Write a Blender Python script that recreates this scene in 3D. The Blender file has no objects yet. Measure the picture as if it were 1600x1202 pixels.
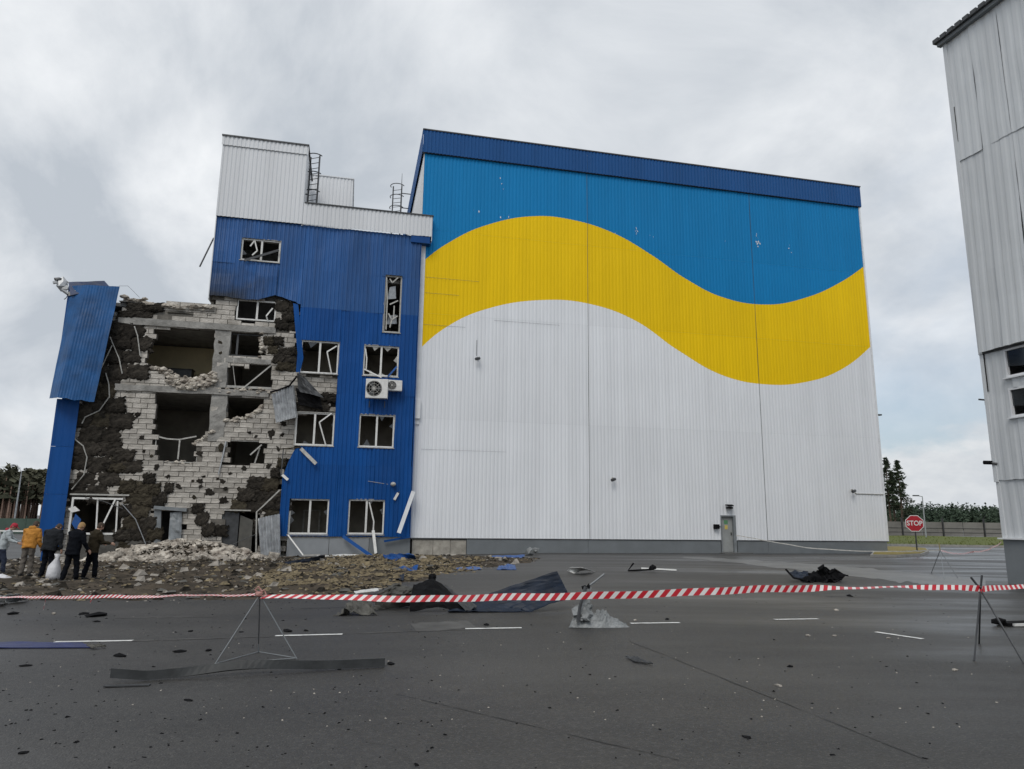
import bpy, bmesh, math, random
from mathutils import Vector, Matrix, noise as mn
random.seed(7)
R = random.random
def U(a, b): return a + (b - a) * R()
scene = bpy.context.scene
C = scene.collection
PI = math.pi

# ---------------------------------------------------------------- camera
F_PX, PITCH, ROLL, EYE = 1102.1, .191, .0126, 1.65
cf = Vector((0, math.cos(PITCH), math.sin(PITCH)))
cu0 = Vector((0, -math.sin(PITCH), math.cos(PITCH)))
cr = Vector((1, 0, 0)) * math.cos(ROLL) + cu0 * math.sin(ROLL)
cu = cu0 * math.cos(ROLL) - Vector((1, 0, 0)) * math.sin(ROLL)
CAM = Vector((0, 0, EYE))
cd = bpy.data.cameras.new('camera'); cam = bpy.data.objects.new('camera', cd); C.objects.link(cam)
cd.sensor_width = 36; cd.lens = 36 * F_PX / 1600; cd.clip_end = 8000; cd.clip_start = .05
cam.matrix_world = Matrix(((cr.x, cu.x, -cf.x, 0), (cr.y, cu.y, -cf.y, 0), (cr.z, cu.z, -cf.z, EYE), (0, 0, 0, 1)))
scene.camera = cam

# ---------------------------------------------------------------- sky and sun
SUN_EL, SUN_AZ = math.radians(48), math.radians(196)      # azimuth clockwise from +Y: behind the camera, a little left
w = bpy.data.worlds.new('World'); scene.world = w; w.use_nodes = True
nt = w.node_tree; nt.nodes.clear()
def N(t, **k):
    n = nt.nodes.new(t)
    for a, b in k.items(): setattr(n, a, b)
    return n
def lk(a, b): nt.links.new(a, b)
def mth(op, a, b=None, c=None, clamp=False):
    n = N('ShaderNodeMath', operation=op); n.use_clamp = clamp
    for i, v in enumerate((a, b, c)):
        if v is None: continue
        if isinstance(v, (int, float)): n.inputs[i].default_value = v
        else: lk(v, n.inputs[i])
    return n.outputs[0]
def mixc(fac, a, b):
    n = N('ShaderNodeMix', data_type='RGBA')
    for s, v in ((0, fac), (6, a), (7, b)):
        if isinstance(v, (int, float)): n.inputs[s].default_value = v
        elif isinstance(v, tuple): n.inputs[s].default_value = v + (1,) if len(v) == 3 else v
        else: lk(v, n.inputs[s])
    return n.outputs[2]
sky = N('ShaderNodeTexSky', sky_type='NISHITA'); sky.sun_disc = False
sky.sun_elevation = SUN_EL; sky.sun_rotation = SUN_AZ; sky.air_density = 1.2; sky.dust_density = 1.5
tc = N('ShaderNodeTexCoord'); sx = N('ShaderNodeSeparateXYZ'); lk(tc.outputs['Generated'], sx.inputs[0])
dz = mth('ADD', mth('MAXIMUM', sx.outputs[2], 0), .5)
cx = N('ShaderNodeCombineXYZ'); lk(mth('DIVIDE', sx.outputs[0], dz), cx.inputs[0]); lk(mth('DIVIDE', sx.outputs[1], dz), cx.inputs[1])
def cloudnoise(scale, detail, seed, rough=.55, dist=0):
    n = N('ShaderNodeTexNoise', noise_dimensions='4D'); lk(cx.outputs[0], n.inputs['Vector'])
    n.inputs['W'].default_value = seed; n.inputs['Scale'].default_value = scale; n.inputs['Detail'].default_value = detail
    n.inputs['Roughness'].default_value = rough; n.inputs['Distortion'].default_value = dist
    return n.outputs['Fac']
n1 = cloudnoise(.9, 9, 3.1, .55, .25); n2 = cloudnoise(2.1, 10, 8.7, .58, .6); n3 = cloudnoise(.8, 5, 6.0, .5)
el = mth('MAXIMUM', sx.outputs[2], 0)
low = mth('MULTIPLY_ADD', el, -3.6, 1.25, True)                        # the deck thins out towards the horizon
cover = mth('SUBTRACT', mth('MULTIPLY_ADD', n1, 4.6, -1.05), mth('MULTIPLY', low, 1.25), clamp=True)
shade = mth('MULTIPLY_ADD', mth('ADD', mth('MULTIPLY', n2, .62), mth('MULTIPLY', n3, .38)), 4.8, -2.0, True)
cloud = mixc(shade, (4.5, 4.9, 5.4), (8.8, 8.95, 9.1))
# heaped clouds low over the horizon
mp = N('ShaderNodeMapping'); mp.inputs['Scale'].default_value = (1, 1, 2.1); mp.inputs['Location'].default_value = (.3, .2, 0); lk(tc.outputs['Generated'], mp.inputs[0])
def puff(scale, detail, w_):
    n = N('ShaderNodeTexNoise', noise_dimensions='4D'); lk(mp.outputs[0], n.inputs['Vector']); n.inputs['W'].default_value = w_; n.inputs['Scale'].default_value = scale; n.inputs['Detail'].default_value = detail; n.inputs['Roughness'].default_value = .6; return n.outputs['Fac']
pf = mth('ADD', puff(4.2, 8, 1.7), mth('MULTIPLY_ADD', el, -3.4, .47))
puffs = mth('MULTIPLY_ADD', pf, 9.0, -4.7, True)
pcol = mixc(mth('MULTIPLY_ADD', puff(7, 7, 4.4), 3.2, -1.1, True), (5.0, 5.3, 5.7), (8.4, 8.4, 8.3))
hz = mixc(.55, sky.outputs[0], (3.7, 4.6, 5.8))
skyc = mixc(mth('MULTIPLY', puffs, .92), hz, pcol)
skyc = mixc(cover, skyc, cloud)
bg = N('ShaderNodeBackground'); lk(skyc, bg.inputs[0]); bg.inputs[1].default_value = .1
wo = N('ShaderNodeOutputWorld'); lk(bg.outputs[0], wo.inputs[0])
sd = bpy.data.lights.new('sun', 'SUN'); sd.energy = 1.15; sd.angle = math.radians(28); sd.color = (1, .96, .9)
so = bpy.data.objects.new('sun', sd); C.objects.link(so)
sdir = Vector((math.sin(SUN_AZ) * math.cos(SUN_EL), math.cos(SUN_AZ) * math.cos(SUN_EL), math.sin(SUN_EL)))
so.rotation_euler = sdir.to_track_quat('Z', 'Y').to_euler(); so.location = sdir * 60
scene.view_settings.view_transform = 'Standard'; scene.view_settings.look = 'None'
scene.view_settings.exposure = .2; scene.view_settings.gamma = 1; scene.view_settings.use_curve_mapping = False
scene.cycles.max_bounces = 6

# ---------------------------------------------------------------- where things stand
PHI = .2226; A = Vector((-5.147, 37.055, 0))
E = Vector((math.cos(PHI), math.sin(PHI), 0)); NN = Vector((math.sin(PHI), -math.cos(PHI), 0))
def ray(px, py): return cf * F_PX + cr * (px - 800) + cu * (601 - py)
def fp(px, py, s=.4):
    "facade coordinates (along wall, height) of the wall plane standing s in front of the hall front"
    d = ray(px, py); k = (A + NN * s - CAM).dot(NN) / d.dot(NN); P = CAM + d * k
    return (P - A).dot(E), P.z
def f3(px, py, s=.4):
    t, z = fp(px, py, s); return (t, -s, z)
def G(x): return -.02 * min(max(2 - x, 0), 30)
def gnd(px, py, h=0):
    d = ray(px, py); z = 0
    for i in range(25):
        P = CAM + d * ((z + h - EYE) / d.z); z = G(P.x)
    return P
def at(px, py, Y):
    d = ray(px, py); return CAM + d * (Y / d.y)

# ---------------------------------------------------------------- materials
MATS = {}
def mat(name, col, rough=.6, metal=0., var=.12, nscale=3., bump=0., bscale=40., rnd=0., spec=.5, col2=None, streak=False, detail=6):
    global nt
    if name in MATS: return MATS[name]
    m = bpy.data.materials.new(name); m.use_nodes = True; nt = m.node_tree
    b = nt.nodes['Principled BSDF']
    t = N('ShaderNodeTexCoord'); vec = t.outputs['Object']
    if streak:
        mp = N('ShaderNodeMapping'); mp.inputs['Scale'].default_value = (1, 1, .07); lk(vec, mp.inputs[0]); vec = mp.outputs[0]
    n = N('ShaderNodeTexNoise'); n.inputs['Scale'].default_value = nscale; n.inputs['Detail'].default_value = detail; n.inputs['Roughness'].default_value = .6
    lk(vec, n.inputs['Vector'])
    if col2 is None:
        lo = tuple(c * (1 - var) for c in col); hi = tuple(min(1, c * (1 + var)) for c in col)
    else: lo, hi = col, col2
    f = mth('MULTIPLY_ADD', n.outputs['Fac'], 2.6, -.8, True)
    cc = mixc(f, lo, hi)
    if rnd:
        oi = N('ShaderNodeObjectInfo'); hs = N('ShaderNodeHueSaturation')
        lk(mth('MULTIPLY_ADD', oi.outputs['Random'], 2 * rnd, 1 - rnd), hs.inputs['Value']); lk(cc, hs.inputs['Color']); cc = hs.outputs[0]
    lk(cc, b.inputs['Base Color'])
    b.inputs['Roughness'].default_value = rough; b.inputs['Metallic'].default_value = metal
    b.inputs['Specular IOR Level'].default_value = spec
    if bump:
        n2 = N('ShaderNodeTexNoise'); n2.inputs['Scale'].default_value = bscale; n2.inputs['Detail'].default_value = 5; lk(t.outputs['Object'], n2.inputs['Vector'])
        bp = N('ShaderNodeBump'); bp.inputs['Strength'].default_value = bump; bp.inputs['Distance'].default_value = .05
        lk(n2.outputs['Fac'], bp.inputs['Height']); lk(bp.outputs[0], b.inputs['Normal'])
    MATS[name] = m
    return m

def asphalt():
    global nt
    m = bpy.data.materials.new('asphalt'); m.use_nodes = True; nt = m.node_tree; b = nt.nodes['Principled BSDF']
    t = N('ShaderNodeTexCoord'); o = t.outputs['Object']
    def nz(s, d=5, vec=None, r=.6):
        n = N('ShaderNodeTexNoise'); n.inputs['Scale'].default_value = s; n.inputs['Detail'].default_value = d; n.inputs['Roughness'].default_value = r
        lk(vec or o, n.inputs['Vector']); return n.outputs['Fac']
    mp = N('ShaderNodeMapping'); mp.inputs['Rotation'].default_value = (0, 0, -.12); mp.inputs['Scale'].default_value = (.28, 1.15, 1); lk(o, mp.inputs[0])
    big = nz(.28, 7, mp.outputs[0]); mid = nz(1.7, 6); fine = nz(60, 3); stone = N('ShaderNodeTexVoronoi'); stone.inputs['Scale'].default_value = 52; lk(o, stone.inputs['Vector'])
    c = mixc(mth('MULTIPLY_ADD', big, 3, -1, True), (.021, .0203, .0195), (.060, .057, .053))
    c = mixc(mth('MULTIPLY', mth('MULTIPLY_ADD', mid, 3.2, -1.35, True), .4), c, (.062, .060, .056))
    c = mixc(mth('MULTIPLY', mth('MULTIPLY_ADD', fine, 4, -1.6, True), .55), c, (.016, .0155, .015))
    grain = nz(24, 4); c = mixc(mth('MULTIPLY', mth('MULTIPLY_ADD', grain, 5, -2.5, True), .45), c, (.105, .10, .092))
    sp = mth('LESS_THAN', stone.outputs['Distance'], .26)
    gate = mth('GREATER_THAN', nz(34, 3), .58)
    c = mixc(mth('MULTIPLY', mth('MULTIPLY', sp, gate), .6), c, (.22, .21, .19))
    # cracks
    wv = N('ShaderNodeTexVoronoi', feature='DISTANCE_TO_EDGE'); wv.inputs['Scale'].default_value = .16
    ad = N('ShaderNodeVectorMath', operation='ADD'); nn = N('ShaderNodeTexNoise'); nn.inputs['Scale'].default_value = .8; nn.inputs['Detail'].default_value = 5; lk(o, nn.inputs['Vector'])
    lk(o, ad.inputs[0]); lk(nn.outputs['Color'], ad.inputs[1]); lk(ad.outputs[0], wv.inputs['Vector'])
    cr_ = mth('LESS_THAN', wv.outputs['Distance'], .0035)
    c = mixc(mth('MULTIPLY', cr_, .22), c, (.012, .012, .012))
    lk(c, b.inputs['Base Color'])
    wet = mth('MULTIPLY_ADD', nz(.30, 7, mp.outputs[0]), 3.2, -1.25, True)
    sxx = N('ShaderNodeSeparateXYZ'); lk(o, sxx.inputs[0])
    wr = mth('MULTIPLY_ADD', sxx.outputs[0], .13, -.10, True)            # the yard's drying side is on the left
    wf = mth('MULTIPLY', wet, mth('MULTIPLY_ADD', wr, .7, .3))
    lk(mth('MULTIPLY_ADD', wf, -.44, .58), b.inputs['Roughness'])
    hsv = N('ShaderNodeHueSaturation'); lk(c, hsv.inputs['Color']); lk(mth('MULTIPLY_ADD', wf, -.30, 1.), hsv.inputs['Value']); lk(hsv.outputs[0], b.inputs['Base Color'])
    bp = N('ShaderNodeBump'); bp.inputs['Distance'].default_value = .012
    lk(mth('MULTIPLY_ADD', wf, -.5, .6), bp.inputs['Strength'])
    lk(mth('ADD', fine, mth('MULTIPLY', stone.outputs['Distance'], .5)), bp.inputs['Height']); lk(bp.outputs[0], b.inputs['Normal'])
    return m

UP = [(0.03, 15.57), (1.49, 16.92), (3.66, 18.23), (6.68, 19.12), (9.03, 19.1), (11.42, 18.55), (13.85, 17.38), (15.89, 16.16), (18.39, 15.16), (21.42, 14.96), (24.15, 15.65), (26.55, 16.79), (28.42, 18.17)]
LO = [(0.08, 10.55), (1.63, 12.1), (3.76, 13.25), (7.09, 14.05), (9.78, 14.05), (12.53, 13.3), (15.31, 11.63), (18.15, 10.29), (21.1, 9.91), (23.74, 10.22), (26.05, 11.04), (28.43, 12.84)]
def wave_paint():
    global nt
    m = bpy.data.materials.new('wave_painted_cladding'); m.use_nodes = True; nt = m.node_tree; b = nt.nodes['Principled BSDF']
    t = N('ShaderNodeTexCoord'); s = N('ShaderNodeSeparateXYZ'); lk(t.outputs['Object'], s.inputs[0])
    tn = mth('DIVIDE', s.outputs[0], 28.6, clamp=True); zn = mth('DIVIDE', s.outputs[2], 24.)
    def curve(pts):
        n = N('ShaderNodeFloatCurve'); cv = n.mapping.curves[0]
        p = [(min(1, max(0, a / 28.6)), z / 24.) for a, z in pts]
        cv.points[0].location = (0, p[0][1]); cv.points[1].location = (1, p[-1][1])
        for q in p[1:-1]: cv.points.new(*q)
        n.mapping.update(); lk(tn, n.inputs['Value']); return n.outputs[0]
    up = mth('GREATER_THAN', zn, curve(UP)); lo = mth('GREATER_THAN', zn, curve(LO))
    c = mixc(lo, (.78, .795, .82), (.86, .565, .0005)); c = mixc(up, c, (.003, .20, .47))
    mp = N('ShaderNodeMapping'); mp.inputs['Scale'].default_value = (1, 1, .05); lk(t.outputs['Object'], mp.inputs[0])
    n = N('ShaderNodeTexNoise'); n.inputs['Scale'].default_value = 1.6; n.inputs['Detail'].default_value = 7; lk(mp.outputs[0], n.inputs['Vector'])
    n2 = N('ShaderNodeTexNoise'); n2.inputs['Scale'].default_value = .22; n2.inputs['Detail'].default_value = 4; lk(t.outputs['Object'], n2.inputs['Vector'])
    hs = N('ShaderNodeHueSaturation'); lk(c, hs.inputs['Color'])
    lk(mth('ADD', mth('MULTIPLY_ADD', n.outputs['Fac'], .24, .82), mth('MULTIPLY', n2.outputs['Fac'], .14)), hs.inputs['Value'])
    oi = N('ShaderNodeObjectInfo'); hs2 = N('ShaderNodeHueSaturation'); lk(hs.outputs[0], hs2.inputs['Color']); lk(mth('MULTIPLY_ADD', oi.outputs['Random'], .06, .97), hs2.inputs['Value'])
    lk(hs2.outputs[0], b.inputs['Base Color']); b.inputs['Roughness'].default_value = .55; b.inputs['Specular IOR Level'].default_value = .18
    return m

def tape_mat():
    global nt
    m = bpy.data.materials.new('striped_tape'); m.use_nodes = True; nt = m.node_tree; b = nt.nodes['Principled BSDF']
    t = N('ShaderNodeUVMap'); s = N('ShaderNodeSeparateXYZ'); lk(t.outputs[0], s.inputs[0])
    v = mth('FRACT', mth('MULTIPLY_ADD', s.outputs[1], -.55, mth('DIVIDE', s.outputs[0], .125)))
    c = mixc(mth('LESS_THAN', v, .54), (.74, .72, .70), (.52, .016, .03))
    lk(c, b.inputs['Base Color']); b.inputs['Roughness'].default_value = .35
    return m

ASPH = asphalt(); WAVE = wave_paint(); TAPE = tape_mat()
M = dict(
    blue=mat('blue_cladding', (.001, .066, .262), .5, 0, .22, .9, .06, 6., .10, .25, streak=True),
    bluetop=mat('weathered_blue_cladding', (.005, .076, .255), .45, 0, .25, 1.2, .10, 4., .10, .5, streak=True),
    bluepeel=mat('dusty_blue_sheet', (.006, .075, .225), .42, 0, .35, 1.1, .10, 4., 0, .4),
    bluesoot=mat('scorched_blue_cladding', (.012, .03, .09), .5, 0, .5, 1.2, .15, 5., .1, .4),
    fascia=mat('dark_blue_fascia', (.007, .075, .24), .5, 0, .12, .6, .03, 6., .05, .25, streak=True),
    white=mat('white_cladding', (.72, .73, .745), .45, 0, .07, .8, .03, 6., .04, .4, streak=True),
    whitedirty=mat('grimy_white_cladding', (.60, .62, .635), .5, 0, .12, .9, .10, 3., .05, .4, streak=True),
    pvc=mat('white_plastic', (.72, .71, .68), .4, 0, .12, 6, rnd=.05),
    pvcd=mat('dusty_white_plastic', (.42, .41, .38), .55, 0, .25, 6, rnd=.08),
    trimw=mat('white_trim', (.75, .76, .77), .4, 0, .08, 3),
    plinth=mat('grey_plinth_paint', (.165, .18, .19), .6, 0, .10, 1.2, .1, 20, .04),
    plinthl=mat('pale_plinth_sheet', (.27, .285, .30), .55, 0, .12, 1.4, .05, 20, .06),
    bare=mat('bare_cement', (.36, .335, .29), .9, 0, .3, 2.5, .5, 30, .05),
    conc=mat('broken_concrete', (.29, .28, .26), .9, 0, .35, 2.2, .6, 14, .06),
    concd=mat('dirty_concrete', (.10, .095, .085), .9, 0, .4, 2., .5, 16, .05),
    block=mat('pale_block', (.31, .285, .25), .9, 0, 0, 1.6, .9, 14, .2, .2, col2=(.72, .675, .61)),
    mortar=mat('mortar', (.15, .138, .12), .95, 0, .4, 3, .6, 30),
    wool=mat('burnt_mineral_wool', (.014, .0125, .011), .97, 0, 0, 4, 1., 30, .28, .1, col2=(.072, .063, .052)),
    woolb=mat('brown_mineral_wool', (.024, .020, .015), .97, 0, 0, 4, 1., 30, .22, .1, col2=(.10, .086, .062)),
    room=mat('ochre_room_wall', (.56, .47, .29), .8, 0, .15, 1.2),
    inner=mat('bare_room_wall', (.34, .31, .26), .85, 0, .3, 1.),
    dark=mat('dark_interior', (.07, .068, .065), .9, 0, .3, 1.),  # even dark grey for surfaces seen through openings
    metal=mat('galvanised_steel', (.36, .37, .38), .45, .5, .25, 4, .1, 20, .08),
    metald=mat('dull_dark_steel', (.07, .072, .075), .5, .4, .3, 4, .15, 15, .08),
    greymetal=mat('grey_painted_metal', (.20, .215, .225), .5, 0, .2, 3, .1, 10, .06),
    black=mat('charred_black', (.006, .006, .007), .85, 0, .5, 5, .4, 12, .1, .15),
    slate=mat('blue_grey_sheet', (.010, .018, .035), .5, .0, .35, 3, .12, 8, .05, .3),
    khaki=mat('dirty_grey_sheet', (.075, .072, .062), .65, .0, .45, 3.5, .3, 10, .05),
    foil=mat('crumpled_foil_cover', (.21, .22, .222), .5, .15, .35, 6, .6, 14),
    foam=mat('white_foam', (.62, .62, .60), .7, 0, .1, 6, .2, 20),
    bluescrap=mat('blue_scrap', (.010, .075, .27), .45, 0, .3, 3, .1, 8, .12),
    paint=mat('road_paint', (.66, .66, .64), .6, 0, .3, 9),
    worn=mat('worn_paint', (.078, .076, .072), .75, 0, .35, 3),
    concpath=mat('pale_concrete', (.13, .13, .127), .42, 0, .3, .9, .3, 30),
    soil=mat('dark_soil', (.028, .024, .018), .95, 0, 0, 1.1, 1., 14, 0, .2, col2=(.105, .084, .062)),
    clod=mat('soil_clod', (.03, .026, .02), .95, 0, .5, 3, .6, 20, .3, .2),
    fluff=mat('yellow_wool_fluff', (.075, .06, .042), .95, 0, 0, 2.4, .8, 30, .25, .2, col2=(.27, .22, .135)),
    crumb=mat('pale_crumb', (.34, .31, .27), .9, 0, .3, 3, .4, 20, .2),
    chunk=mat('block_chunk', (.17, .14, .115), .92, 0, 0, 2.6, .6, 16, .25, .2, col2=(.66, .61, .53)),
    grass=mat('grass', (.075, .095, .022), .9, 0, 0, .5, .4, 8, 0, .2, col2=(.13, .145, .035)),
    dry=mat('dry_grass', (.24, .19, .05), .9, 0, .25, 2, .4, 20),
    kerb=mat('kerb_concrete', (.30, .29, .27), .85, 0, .2, 3, .2, 20, .05),
    leaf=mat('pine_foliage', (.022, .04, .022), .85, 0, 0, .5, rnd=.12, col2=(.055, .075, .035)),
    leaffar=mat('distant_foliage', (.038, .056, .042), .95, 0, 0, .05, spec=.1, col2=(.075, .09, .06)),
    leafwood=mat('woodland_foliage', (.042, .066, .048), .95, 0, 0, .04, spec=.1, col2=(.075, .10, .066)),
    pinewood=mat('pinewood_foliage', (.075, .08, .055), .95, 0, 0, .05, spec=.1, col2=(.12, .115, .08)),  # far pine crowns: haze put into the colour as a lighter, browner tone
    bark=mat('pine_bark', (.12, .085, .06), .9, 0, .3, 6),
    barkfar=mat('reddish_pine_trunks', (.30, .20, .15), .9, 0, .4, 2),  # reddish trunks, lightened in colour for the same haze
    fencec=mat('fence_concrete', (.19, .18, .17), .9, 0, .2, .6, rnd=.12),
    mesh=mat('green_fence_mesh', (.055, .09, .07), .8, 0, .15, 1),
    red=mat('sign_red', (.42, .012, .025), .4, 0, .06, 4),
    signw=mat('sign_white', (.75, .75, .75), .45, 0, .05, 4),
    post=mat('dark_post', (.05, .05, .052), .5, .3, .2, 4),
    skin=mat('skin', (.42, .25, .18), .55, 0, .08, 12),
    orange=mat('orange_jacket_cloth', (.47, .20, .025), .8, 0, .2, 7, .2, 30),
    char=mat('charcoal_cloth', (.020, .022, .025), .95, 0, .2, 7, .2, 30, spec=.12),
    navy=mat('navy_black_cloth', (.006, .007, .010), .95, 0, .25, 7, .2, 30, spec=.1),
    brown=mat('olive_brown_cloth', (.034, .027, .017), .95, 0, .2, 7, .2, 30, spec=.12),
    jeans=mat('dark_blue_trousers', (.018, .026, .05), .9, 0, .2, 7, .2, 30),
    khakit=mat('grey_brown_trousers', (.115, .10, .085), .9, 0, .2, 7, .2, 30),
    paleblue=mat('pale_jacket_cloth', (.42, .46, .47), .85, 0, .15, 7, .2, 30),
    redcl=mat('red_hood_cloth', (.38, .02, .04), .85, 0, .1, 7),
    hair=mat('brown_hair', (.05, .032, .02), .8, 0, .3, 20),
    blond=mat('fair_hair', (.36, .22, .09), .8, 0, .2, 20),
    shoe=mat('black_shoe', (.012, .012, .012), .6, 0, .2, 8),
    bag=mat('white_sack', (.66, .66, .68), .55, 0, .1, 8, .4, 10),
    glass=mat('dark_glass', (.02, .025, .03), .06, 0, .2, 2, spec=.8),
    roof=mat('roof_membrane', (.08, .08, .085), .9, 0, .2, .5),
    yellowp=mat('yellow_notice', (.62, .48, .12), .7, 0, .1, 9),
    greenp=mat('green_notice', (.10, .26, .13), .7, 0, .1, 9),
    door=mat('grey_door', (.30, .31, .305), .5, 0, .12, 3),
    lampw=mat('lamp_lens', (.55, .55, .55), .2),
)

def soot_blue():
    global nt
    m = M['bluetop']; nt = m.node_tree; b = nt.nodes['Principled BSDF']; src = b.inputs['Base Color'].links[0].from_socket
    t = N('ShaderNodeTexCoord'); s = N('ShaderNodeSeparateXYZ'); lk(t.outputs['Object'], s.inputs[0]); n = N('ShaderNodeTexNoise'); n.inputs['Scale'].default_value = .9; n.inputs['Detail'].default_value = 7; lk(t.outputs['Object'], n.inputs['Vector'])
    h = mth('MULTIPLY_ADD', s.outputs[2], -.85, 12.1); x = mth('MULTIPLY_ADD', s.outputs[0], -.5, -3.6)       # smoke stain rising from the torn lower left corner
    f = mth('MULTIPLY', mth('ADD', mth('MINIMUM', h, x), mth('MULTIPLY_ADD', n.outputs['Fac'], 1.8, -.9)), .9, clamp=True)
    lk(mixc(mth('MULTIPLY', f, .88), src, (.012, .014, .018)), b.inputs['Base Color'])
soot_blue()
# ---------------------------------------------------------------- mesh helpers
class MB:
    def __init__(s): s.v = []; s.f = []; s.uv = None
    def add(s, vs, fs):
        n = len(s.v); s.v += [tuple(v) for v in vs]; s.f += [tuple(i + n for i in f) for f in fs]
    def box(s, a, b):
        x0, y0, z0 = a; x1, y1, z1 = b
        s.add([(x0, y0, z0), (x1, y0, z0), (x1, y1, z0), (x0, y1, z0), (x0, y0, z1), (x1, y0, z1), (x1, y1, z1), (x0, y1, z1)],
              [(0, 3, 2, 1), (4, 5, 6, 7), (0, 1, 5, 4), (1, 2, 6, 5), (2, 3, 7, 6), (3, 0, 4, 7)]); return s
    def quad(s, a, b, c, d): s.add([a, b, c, d], [(0, 1, 2, 3)]); return s
    def tube(s, pts, r, n=6, r2=None, sq=False):
        pts = [Vector(p) for p in pts]; m = len(pts); base = len(s.v); ang0 = PI / 4 if sq else 0
        nn = 4 if sq else n; prev = None
        for i, p in enumerate(pts):
            d = (pts[min(i + 1, m - 1)] - pts[max(i - 1, 0)]).normalized()
            ref = Vector((0, 0, 1)) if abs(d.z) < .9 else Vector((0, 1, 0))
            a = d.cross(ref).normalized(); b = a.cross(d)
            rr = r if r2 is None else r + (r2 - r) * i / max(1, m - 1)
            if isinstance(r, (list, tuple)): rr = r[i]
            for k in range(nn):
                th = 2 * PI * k / nn + ang0; s.v.append(tuple(p + a * (math.cos(th) * rr) + b * (math.sin(th) * rr)))
        for i in range(m - 1):
            for k in range(nn):
                a0 = base + i * nn + k; a1 = base + i * nn + (k + 1) % nn
                s.f.append((a0, a1, a1 + nn, a0 + nn))
        s.f.append(tuple(base + k for k in reversed(range(nn)))); s.f.append(tuple(base + (m - 1) * nn + k for k in range(nn))); return s
    def bar(s, p, q, wx, wy=None, side=(0, 1, 0)):
        "rectangular bar from p to q: width wx in the plane across side, depth wy along side"
        wy = wy or wx; p = Vector(p); q = Vector(q); d = (q - p).normalized(); y = Vector(side); x = d.cross(y).normalized(); y = x.cross(d)
        vs = []
        for o in (p, q):
            for sx_, sy_ in ((-1, -1), (1, -1), (1, 1), (-1, 1)): vs.append(o + x * (sx_ * wx / 2) + y * (sy_ * wy / 2))
        s.add(vs, [(0, 1, 2, 3), (7, 6, 5, 4), (0, 4, 5, 1), (1, 5, 6, 2), (2, 6, 7, 3), (3, 7, 4, 0)]); return s
    def grid(s, fn, nu, nv):
        b = len(s.v)
        for j in range(nv + 1):
            for i in range(nu + 1): s.v.append(tuple(fn(i / nu, j / nv)))
        for j in range(nv):
            for i in range(nu):
                a = b + j * (nu + 1) + i; s.f.append((a, a + 1, a + nu + 2, a + nu + 1))
        return s
    def prism(s, pts, vec):
        n = len(pts); v = Vector(vec); b = len(s.v)
        s.v += [tuple(p) for p in pts] + [tuple(Vector(p) + v) for p in pts]
        s.f.append(tuple(b + i for i in range(n))); s.f.append(tuple(b + n + i for i in reversed(range(n))))
        for i in range(n): j = (i + 1) % n; s.f.append((b + i, b + n + i, b + n + j, b + j))
        return s
    def blob(s, c, r, sq=(1, 1, 1), jit=.25, sub=1):
        bm = bmesh.new(); bmesh.ops.create_icosphere(bm, subdivisions=sub, radius=1)
        s.add([(c[0] + v.co.x * r * sq[0] * U(1 - jit, 1 + jit), c[1] + v.co.y * r * sq[1] * U(1 - jit, 1 + jit), c[2] + v.co.z * r * sq[2] * U(1 - jit, 1 + jit)) for v in bm.verts],
              [tuple(v.index for v in f.verts) for f in bm.faces]); bm.free(); return s
    def disc(s, c, r, ax, h, n=16):
        "short cylinder from c along ax by h"
        ax = Vector(ax).normalized(); ref = Vector((0, 0, 1)) if abs(ax.z) < .9 else Vector((1, 0, 0)); a = ax.cross(ref).normalized(); b = a.cross(ax); c = Vector(c)
        s.prism([c + a * (math.cos(2 * PI * k / n) * r) + b * (math.sin(2 * PI * k / n) * r) for k in range(n)], ax * h); return s
    def ring(s, c, r0, r1, ax, h, n=20):
        ax = Vector(ax).normalized(); ref = Vector((0, 0, 1)) if abs(ax.z) < .9 else Vector((1, 0, 0)); a = ax.cross(ref).normalized(); b = a.cross(ax); c = Vector(c); B = len(s.v)
        for k in range(n):
            u = a * math.cos(2 * PI * k / n) + b * math.sin(2 * PI * k / n)
            for rr, hh in ((r0, 0), (r1, 0), (r1, h), (r0, h)): s.v.append(tuple(c + u * rr + ax * hh))
        for k in range(n):
            j = (k + 1) % n
            for q in range(4): s.f.append((B + k * 4 + q, B + j * 4 + q, B + j * 4 + (q + 1) % 4, B + k * 4 + (q + 1) % 4))
        return s
    def mesh(s, name, m):
        me = bpy.data.meshes.new(name); me.from_pydata(s.v, [], s.f)
        if m: me.materials.append(M[m] if isinstance(m, str) else m)
        return me
def put(name, me, parent=None, **k):
    o = bpy.data.objects.new(name, me); C.objects.link(o)
    if parent: o.parent = parent
    for a, b in k.items():
        if b is not None: o[a] = b
    return o
def build(name, mb, m, parent=None, smooth=False, bevel=0, solid=0, fixn=True, **k):
    me = mb.mesh(name, m)
    if fixn:
        bm = bmesh.new(); bm.from_mesh(me); bmesh.ops.recalc_face_normals(bm, faces=bm.faces); bm.to_mesh(me); bm.free()
    if smooth:
        for p in me.polygons: p.use_smooth = True
    o = put(name, me, parent, **k)
    if solid: md = o.modifiers.new('s', 'SOLIDIFY'); md.thickness = solid; md.offset = 0
    if bevel: md = o.modifiers.new('b', 'BEVEL'); md.width = bevel; md.segments = 2; md.limit_method = 'ANGLE'
    return o
def thing(name, label, cat, loc=(0, 0, 0), rz=0, group=None):
    o = bpy.data.objects.new(name, None); C.objects.link(o); o.location = loc; o.rotation_euler = (0, 0, rz)
    o.empty_display_size = .2; o['label'] = label; o['category'] = cat
    if group: o['group'] = group
    return o
def solo(name, mb, m, label, cat, group=None, **k): return build(name, mb, m, label=label, category=cat, group=group, **k)
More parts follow.
